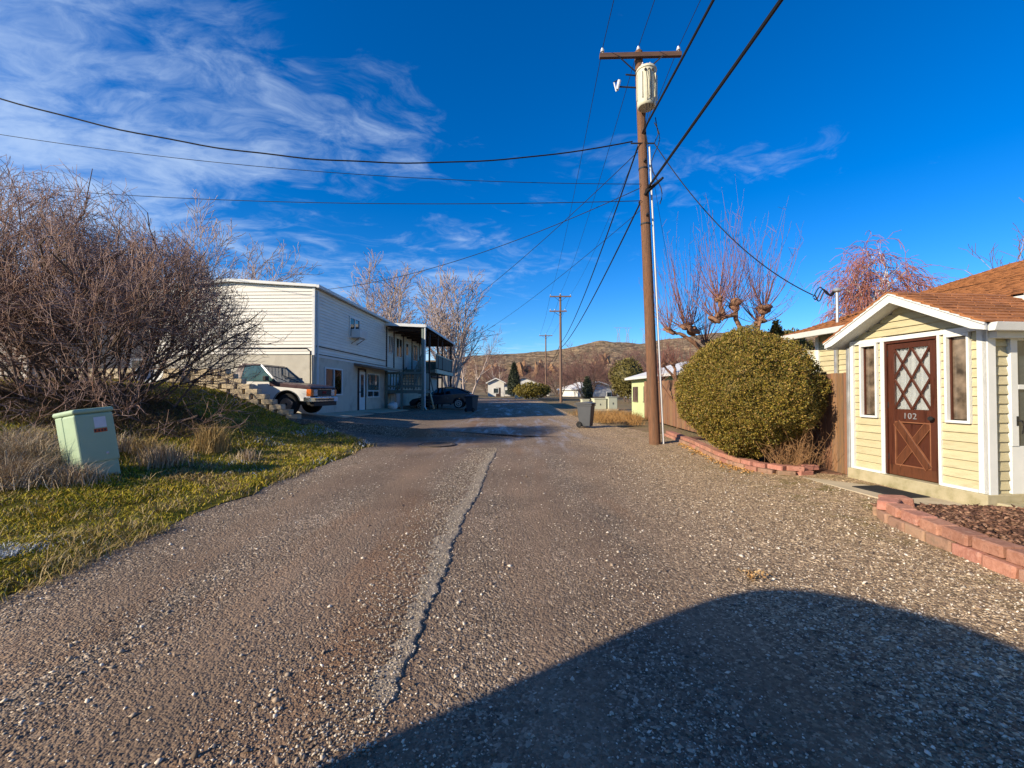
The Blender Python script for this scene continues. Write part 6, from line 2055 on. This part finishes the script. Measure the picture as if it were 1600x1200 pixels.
# --- dry twiggy shrub beside the porch walk
tw = root('dry_shrub', (5.15, 8.1, 0.12), 'straw-coloured twiggy bare shrub beside the red brick edging', 'shrub')
sg = []
rg = random.Random(9)
for k in range(190):
    a, el = rg.uniform(0, 6.283), rg.uniform(0.55, 1.5)
    p = Vector((5.15 + rg.gauss(0, .16), 8.12 + rg.gauss(0, .12), 0.1))
    d = Vector((math.cos(a) * math.cos(el), math.sin(a) * math.cos(el), math.sin(el)))
    ln = rg.uniform(0.35, 0.95)
    for i in range(6):
        d = (d + Vector((rg.gauss(0, .1), rg.gauss(0, .1), rg.gauss(0.03, .06)))).normalized()
        q_ = p + d * ln / 6
        sg.append((*p, *q_, 0.006 * (1 - i / 8), 0.006 * (1 - (i + 1) / 8)))
        if i > 1 and rg.random() < 0.6:
            t_ = q_ + Vector((rg.gauss(0, .07), rg.gauss(0, .07), rg.uniform(0.02, .13)))
            sg.append((*q_, *t_, 0.004, 0.0025))
        p = q_
tag(seg_mesh('twigs', sg, 'twig_straw', tw, 3), kind='stuff')


# --- grass
def blades(name, P, Z, h_, w_, cols, lean=0.5, parent=None):
    n_ = len(P)
    a = RNG.uniform(0, 6.283, n_)
    l_ = RNG.normal(0, lean, (n_, 2)) * h_[:, None]
    b0 = np.stack([P[:, 0], P[:, 1], Z], 1)
    s_ = np.stack([np.cos(a), np.sin(a), np.zeros(n_)], 1) * w_[:, None]
    mid = b0 + np.stack([l_[:, 0] * 0.4, l_[:, 1] * 0.4, h_ * 0.62], 1)
    tip = b0 + np.stack([l_[:, 0], l_[:, 1], h_ * RNG.uniform(0.7, 1.0, n_)], 1)
    v = np.stack([b0 - s_, b0 + s_, mid + s_ * 0.7, mid - s_ * 0.7, tip], 1)
    base = (np.arange(n_) * 5)[:, None, None]
    F = (base + np.array([[[0, 1, 2], [0, 2, 3], [3, 2, 4]]])).reshape(-1, 3)
    return npmesh(name, v.reshape(-1, 3), F, 'blade', parent, cols=np.repeat(cols, 5, 0))


def pal(n_, cs, var=0.25):
    return np.array(cs)[RNG.integers(0, len(cs), n_)] * RNG.uniform(1 - var, 1 + var, (n_, 1))


n_ = 320000
y = 1.6 * (14.3 / 1.6) ** RNG.uniform(0, 1, n_)
e = road_edge(y)
x = e - RNG.uniform(-0.12, 1, n_) * (1.75 * y + e + 1.2).clip(0.6)
d = e - x
patch = fbm(x * 1.7, y * 1.7, 61)
keep = (x > -1.8 * y - 1) & (RNG.uniform(0, 1, n_) < sstep(-0.12, 0.25, d) * (0.35 + 0.65 * sstep(0.36, 0.52, patch)))
x, y, d, patch = x[keep], y[keep], d[keep], patch[keep]
n_ = len(x)
green = pal(n_, [(0.32, 0.28, 0.015), (0.40, 0.32, 0.02), (0.20, 0.21, 0.016), (0.46, 0.33, 0.04)])
straw = pal(n_, [(0.30, 0.22, 0.10), (0.36, 0.28, 0.14), (0.24, 0.16, 0.07)])
frost = pal(n_, [(0.52, 0.56, 0.60), (0.44, 0.48, 0.52)], 0.1)
ms = sstep(0.50, 0.66, fbm(x * 0.8, y * 0.8, 63)) * 0.7 + 0.18
# frost lingers where the bank dips to the lane edge
fr = sstep(0.50, 0.60, fbm(x * 1.3, y * 1.3, 67)) * np.clip(np.exp(-((x + 4.6) / 1.0) ** 2 - ((y - 11.5) / 2.2) ** 2) * 1.6 + np.exp(-((x + 4.5) / 0.45) ** 2 - ((y - 3.75) / 0.45) ** 2) * 0.9, 0, 1)
u_ = RNG.uniform(0, 1, n_)
cols = np.where((u_ < fr)[:, None], frost, np.where((RNG.uniform(0, 1, n_) < ms)[:, None], straw, green))
hh = RNG.uniform(0.018, 0.055, n_) * (0.8 + 0.5 * sstep(0.4, 0.6, patch)) * (1 + 0.04 * y)
o = blades('grass', np.stack([x, y], 1), zlawn(x, y) + 0.008, hh, 0.0022 + 0.0006 * y, cols, 0.65)
tag(o, 'short mossy green and straw grass covering the bank', 'grass', kind='stuff')


# dead leaves and suckers matted under the big shrub
n_ = 26000
a = RNG.uniform(0, 6.283, n_)
q_ = np.sqrt(RNG.uniform(0, 1, n_))
x, y = -10.4 + 3.5 * q_ * np.cos(a), 10.0 + 1.75 * q_ * np.sin(a)
o = blades('undergrowth', np.stack([x, y], 1), zlawn(x, y), RNG.uniform(0.06, 0.42, n_) * (1.1 - 0.7 * q_), np.full(n_, 0.007), pal(n_, [(0.12, 0.075, 0.045), (0.20, 0.13, 0.08), (0.08, 0.055, 0.03), (0.15, 0.12, 0.04)]), 0.9, sh)
tag(o, kind='stuff')
# longer straw blades, thicker at the ragged lane edge
n_ = 16000
y = 2.6 * (14.2 / 2.6) ** RNG.uniform(0, 1, n_)
e = road_edge(y)
x = e - np.abs(RNG.normal(0, 1.0, n_)) ** 1.3 * 1.3 + 0.16 * RNG.uniform(0, 1, n_)
keep = (x > -1.2 * y) & (RNG.uniform(0, 1, n_) < sstep(0.42, 0.58, fbm(x * 2.3, y * 2.3, 91)))
x, y = x[keep], y[keep]
n_ = len(x)
zz = np.where(x < road_edge(y), zlawn(x, y), zroad(x, y))
o = blades('straw_grass', np.stack([x, y], 1), zz, RNG.uniform(0.04, 0.15, n_), 0.0016 + 0.0004 * y, pal(n_, [(0.40, 0.29, 0.13), (0.30, 0.21, 0.08), (0.24, 0.20, 0.04), (0.48, 0.38, 0.20)]), 0.9)
tag(o, 'straggling straw-coloured blades along the bank', 'grass', kind='stuff')


# tall dry grass tufts
def tuft(x, y, r_, h_, n_, cs, label, group=None, zf=None, lean=0.35):
    z = float((zf or zlawn)(np.array(x), np.array(y)))
    rt = root('dry_grass_tuft', (x, y, z), label, 'grass tuft', group)
    P = np.stack([x + RNG.normal(0, r_ * 0.45, n_), y + RNG.normal(0, r_ * 0.45, n_)], 1)
    hh_ = h_ * RNG.uniform(0.45, 1.1, n_) * np.exp(-((P[:, 0] - x) ** 2 + (P[:, 1] - y) ** 2) / (2.2 * r_ * r_))
    o_ = blades('grass_blades', P, np.full(n_, z), hh_, np.full(n_, 0.004), pal(n_, cs), lean, rt)
    o_['kind'] = 'stuff'
    return rt


gold = [(0.40, 0.27, 0.10), (0.48, 0.34, 0.15), (0.32, 0.21, 0.08), (0.22, 0.16, 0.06)]
grey = [(0.44, 0.34, 0.22), (0.54, 0.44, 0.31), (0.33, 0.24, 0.15), (0.22, 0.15, 0.09)]
tuft(-6.15, 9.05, 0.36, 0.72, 900, gold, 'tall golden dry grass tuft standing in the bank, tallest of all')
tuft(-6.1, 7.75, 0.40, 0.50, 600, grey, 'drooping brownish grass tuft beside the cabinet foot')
tuft(-6.75, 8.2, 0.35, 0.50, 400, gold, 'thin golden grass tuft behind the cabinet')
tuft(-7.2, 8.1, 0.4, 0.45, 400, grey, 'sparse dry tuft under the shrub, behind the cabinet')
tuft(-5.2, 8.7, 0.3, 0.34, 260, grey, 'low sparse dry tuft between the golden tuft and the lane')
tuft(-7.4, 6.6, 0.62, 0.62, 1500, grey, 'dense grey-brown dead weeds against the cabinet', lean=0.6)
tuft(-6.9, 6.15, 0.55, 0.48, 1100, grey, 'dense matted dead weeds in front of the cabinet', lean=0.7)
tuft(-8.0, 7.3, 0.7, 0.6, 1100, grey, 'dead weeds spilling from below the shrub', lean=0.7)
tuft(-7.9, 6.3, 0.6, 0.55, 1000, [(0.30, 0.29, 0.20), (0.36, 0.34, 0.24), (0.25, 0.22, 0.14)], 'greyish-green mound of dead weeds beside the matted ones', lean=0.8)
tuft(-6.25, 6.35, 0.35, 0.4, 500, grey, 'wispy pale dead weeds leaning on the cabinet front', lean=0.6)
for k, (x_, y_, r_, h_) in enumerate([(4.1, 19.5, 0.6, 0.42), (4.7, 20.3, 0.6, 0.45), (5.3, 19.6, 0.6, 0.4), (5.0, 21.6, 0.7, 0.5), (4.2, 21.2, 0.6, 0.4), (5.8, 20.8, 0.6, 0.45), (5.9, 22.5, 0.6, 0.45), (4.6, 23.2, 0.8, 0.5), (3.9, 24.5, 0.8, 0.5), (5.6, 24.0, 0.8, 0.5), (4.9, 18.2, 0.5, 0.3)]):
    tuft(x_, y_, r_, h_, 420, [(0.36, 0.20, 0.07), (0.44, 0.26, 0.10), (0.28, 0.15, 0.05)], 'low orange dry grass clump between the bin and the pale outbuilding', 'orange dry grass clumps', zf=zg, lean=0.7)
# leaf litter and one stray clump of dry leaves on the gravel
lc = root('leaf_clump', (1.98, 3.68, float(zroad(1.98, 3.68))), 'small clump of dry tan leaves lying alone on the gravel', 'leaf clump')
N_ = RNG.normal(0, 1, (40, 3))
pts = np.stack([1.98 + RNG.normal(0, .05, 40), 3.68 + RNG.normal(0, .04, 40), float(zroad(1.98, 3.68)) + RNG.uniform(0.01, 0.05, 40)], 1)
leaf_cloud(pts, N_ / np.linalg.norm(N_, axis=1, keepdims=True), 0.022, [(0.34, 0.21, 0.09), (0.42, 0.28, 0.14), (0.26, 0.15, 0.06)], 'leaves', lc, 2)['kind'] = 'stuff'


def area_litter(n__):
    t_ = RNG.uniform(0, 1, n__)
    x_ = 4.4 + 0.35 * t_ + RNG.normal(0, .13, n__)
    y_ = 8.2 + 4.0 * t_ + RNG.normal(0, .2, n__)
    return np.stack([x_, y_], 1)


chips(900, area_litter, lambda a, b_: zg(a, b_) + 0.01, [(0.42, 0.22, 0.07), (0.50, 0.30, 0.12), (0.34, 0.17, 0.06)], lambda n__, P: RNG.uniform(0.015, 0.035, n__), 'leaf_litter', 0.25, 'orange leaf litter along the brick edging', 'leaf litter')
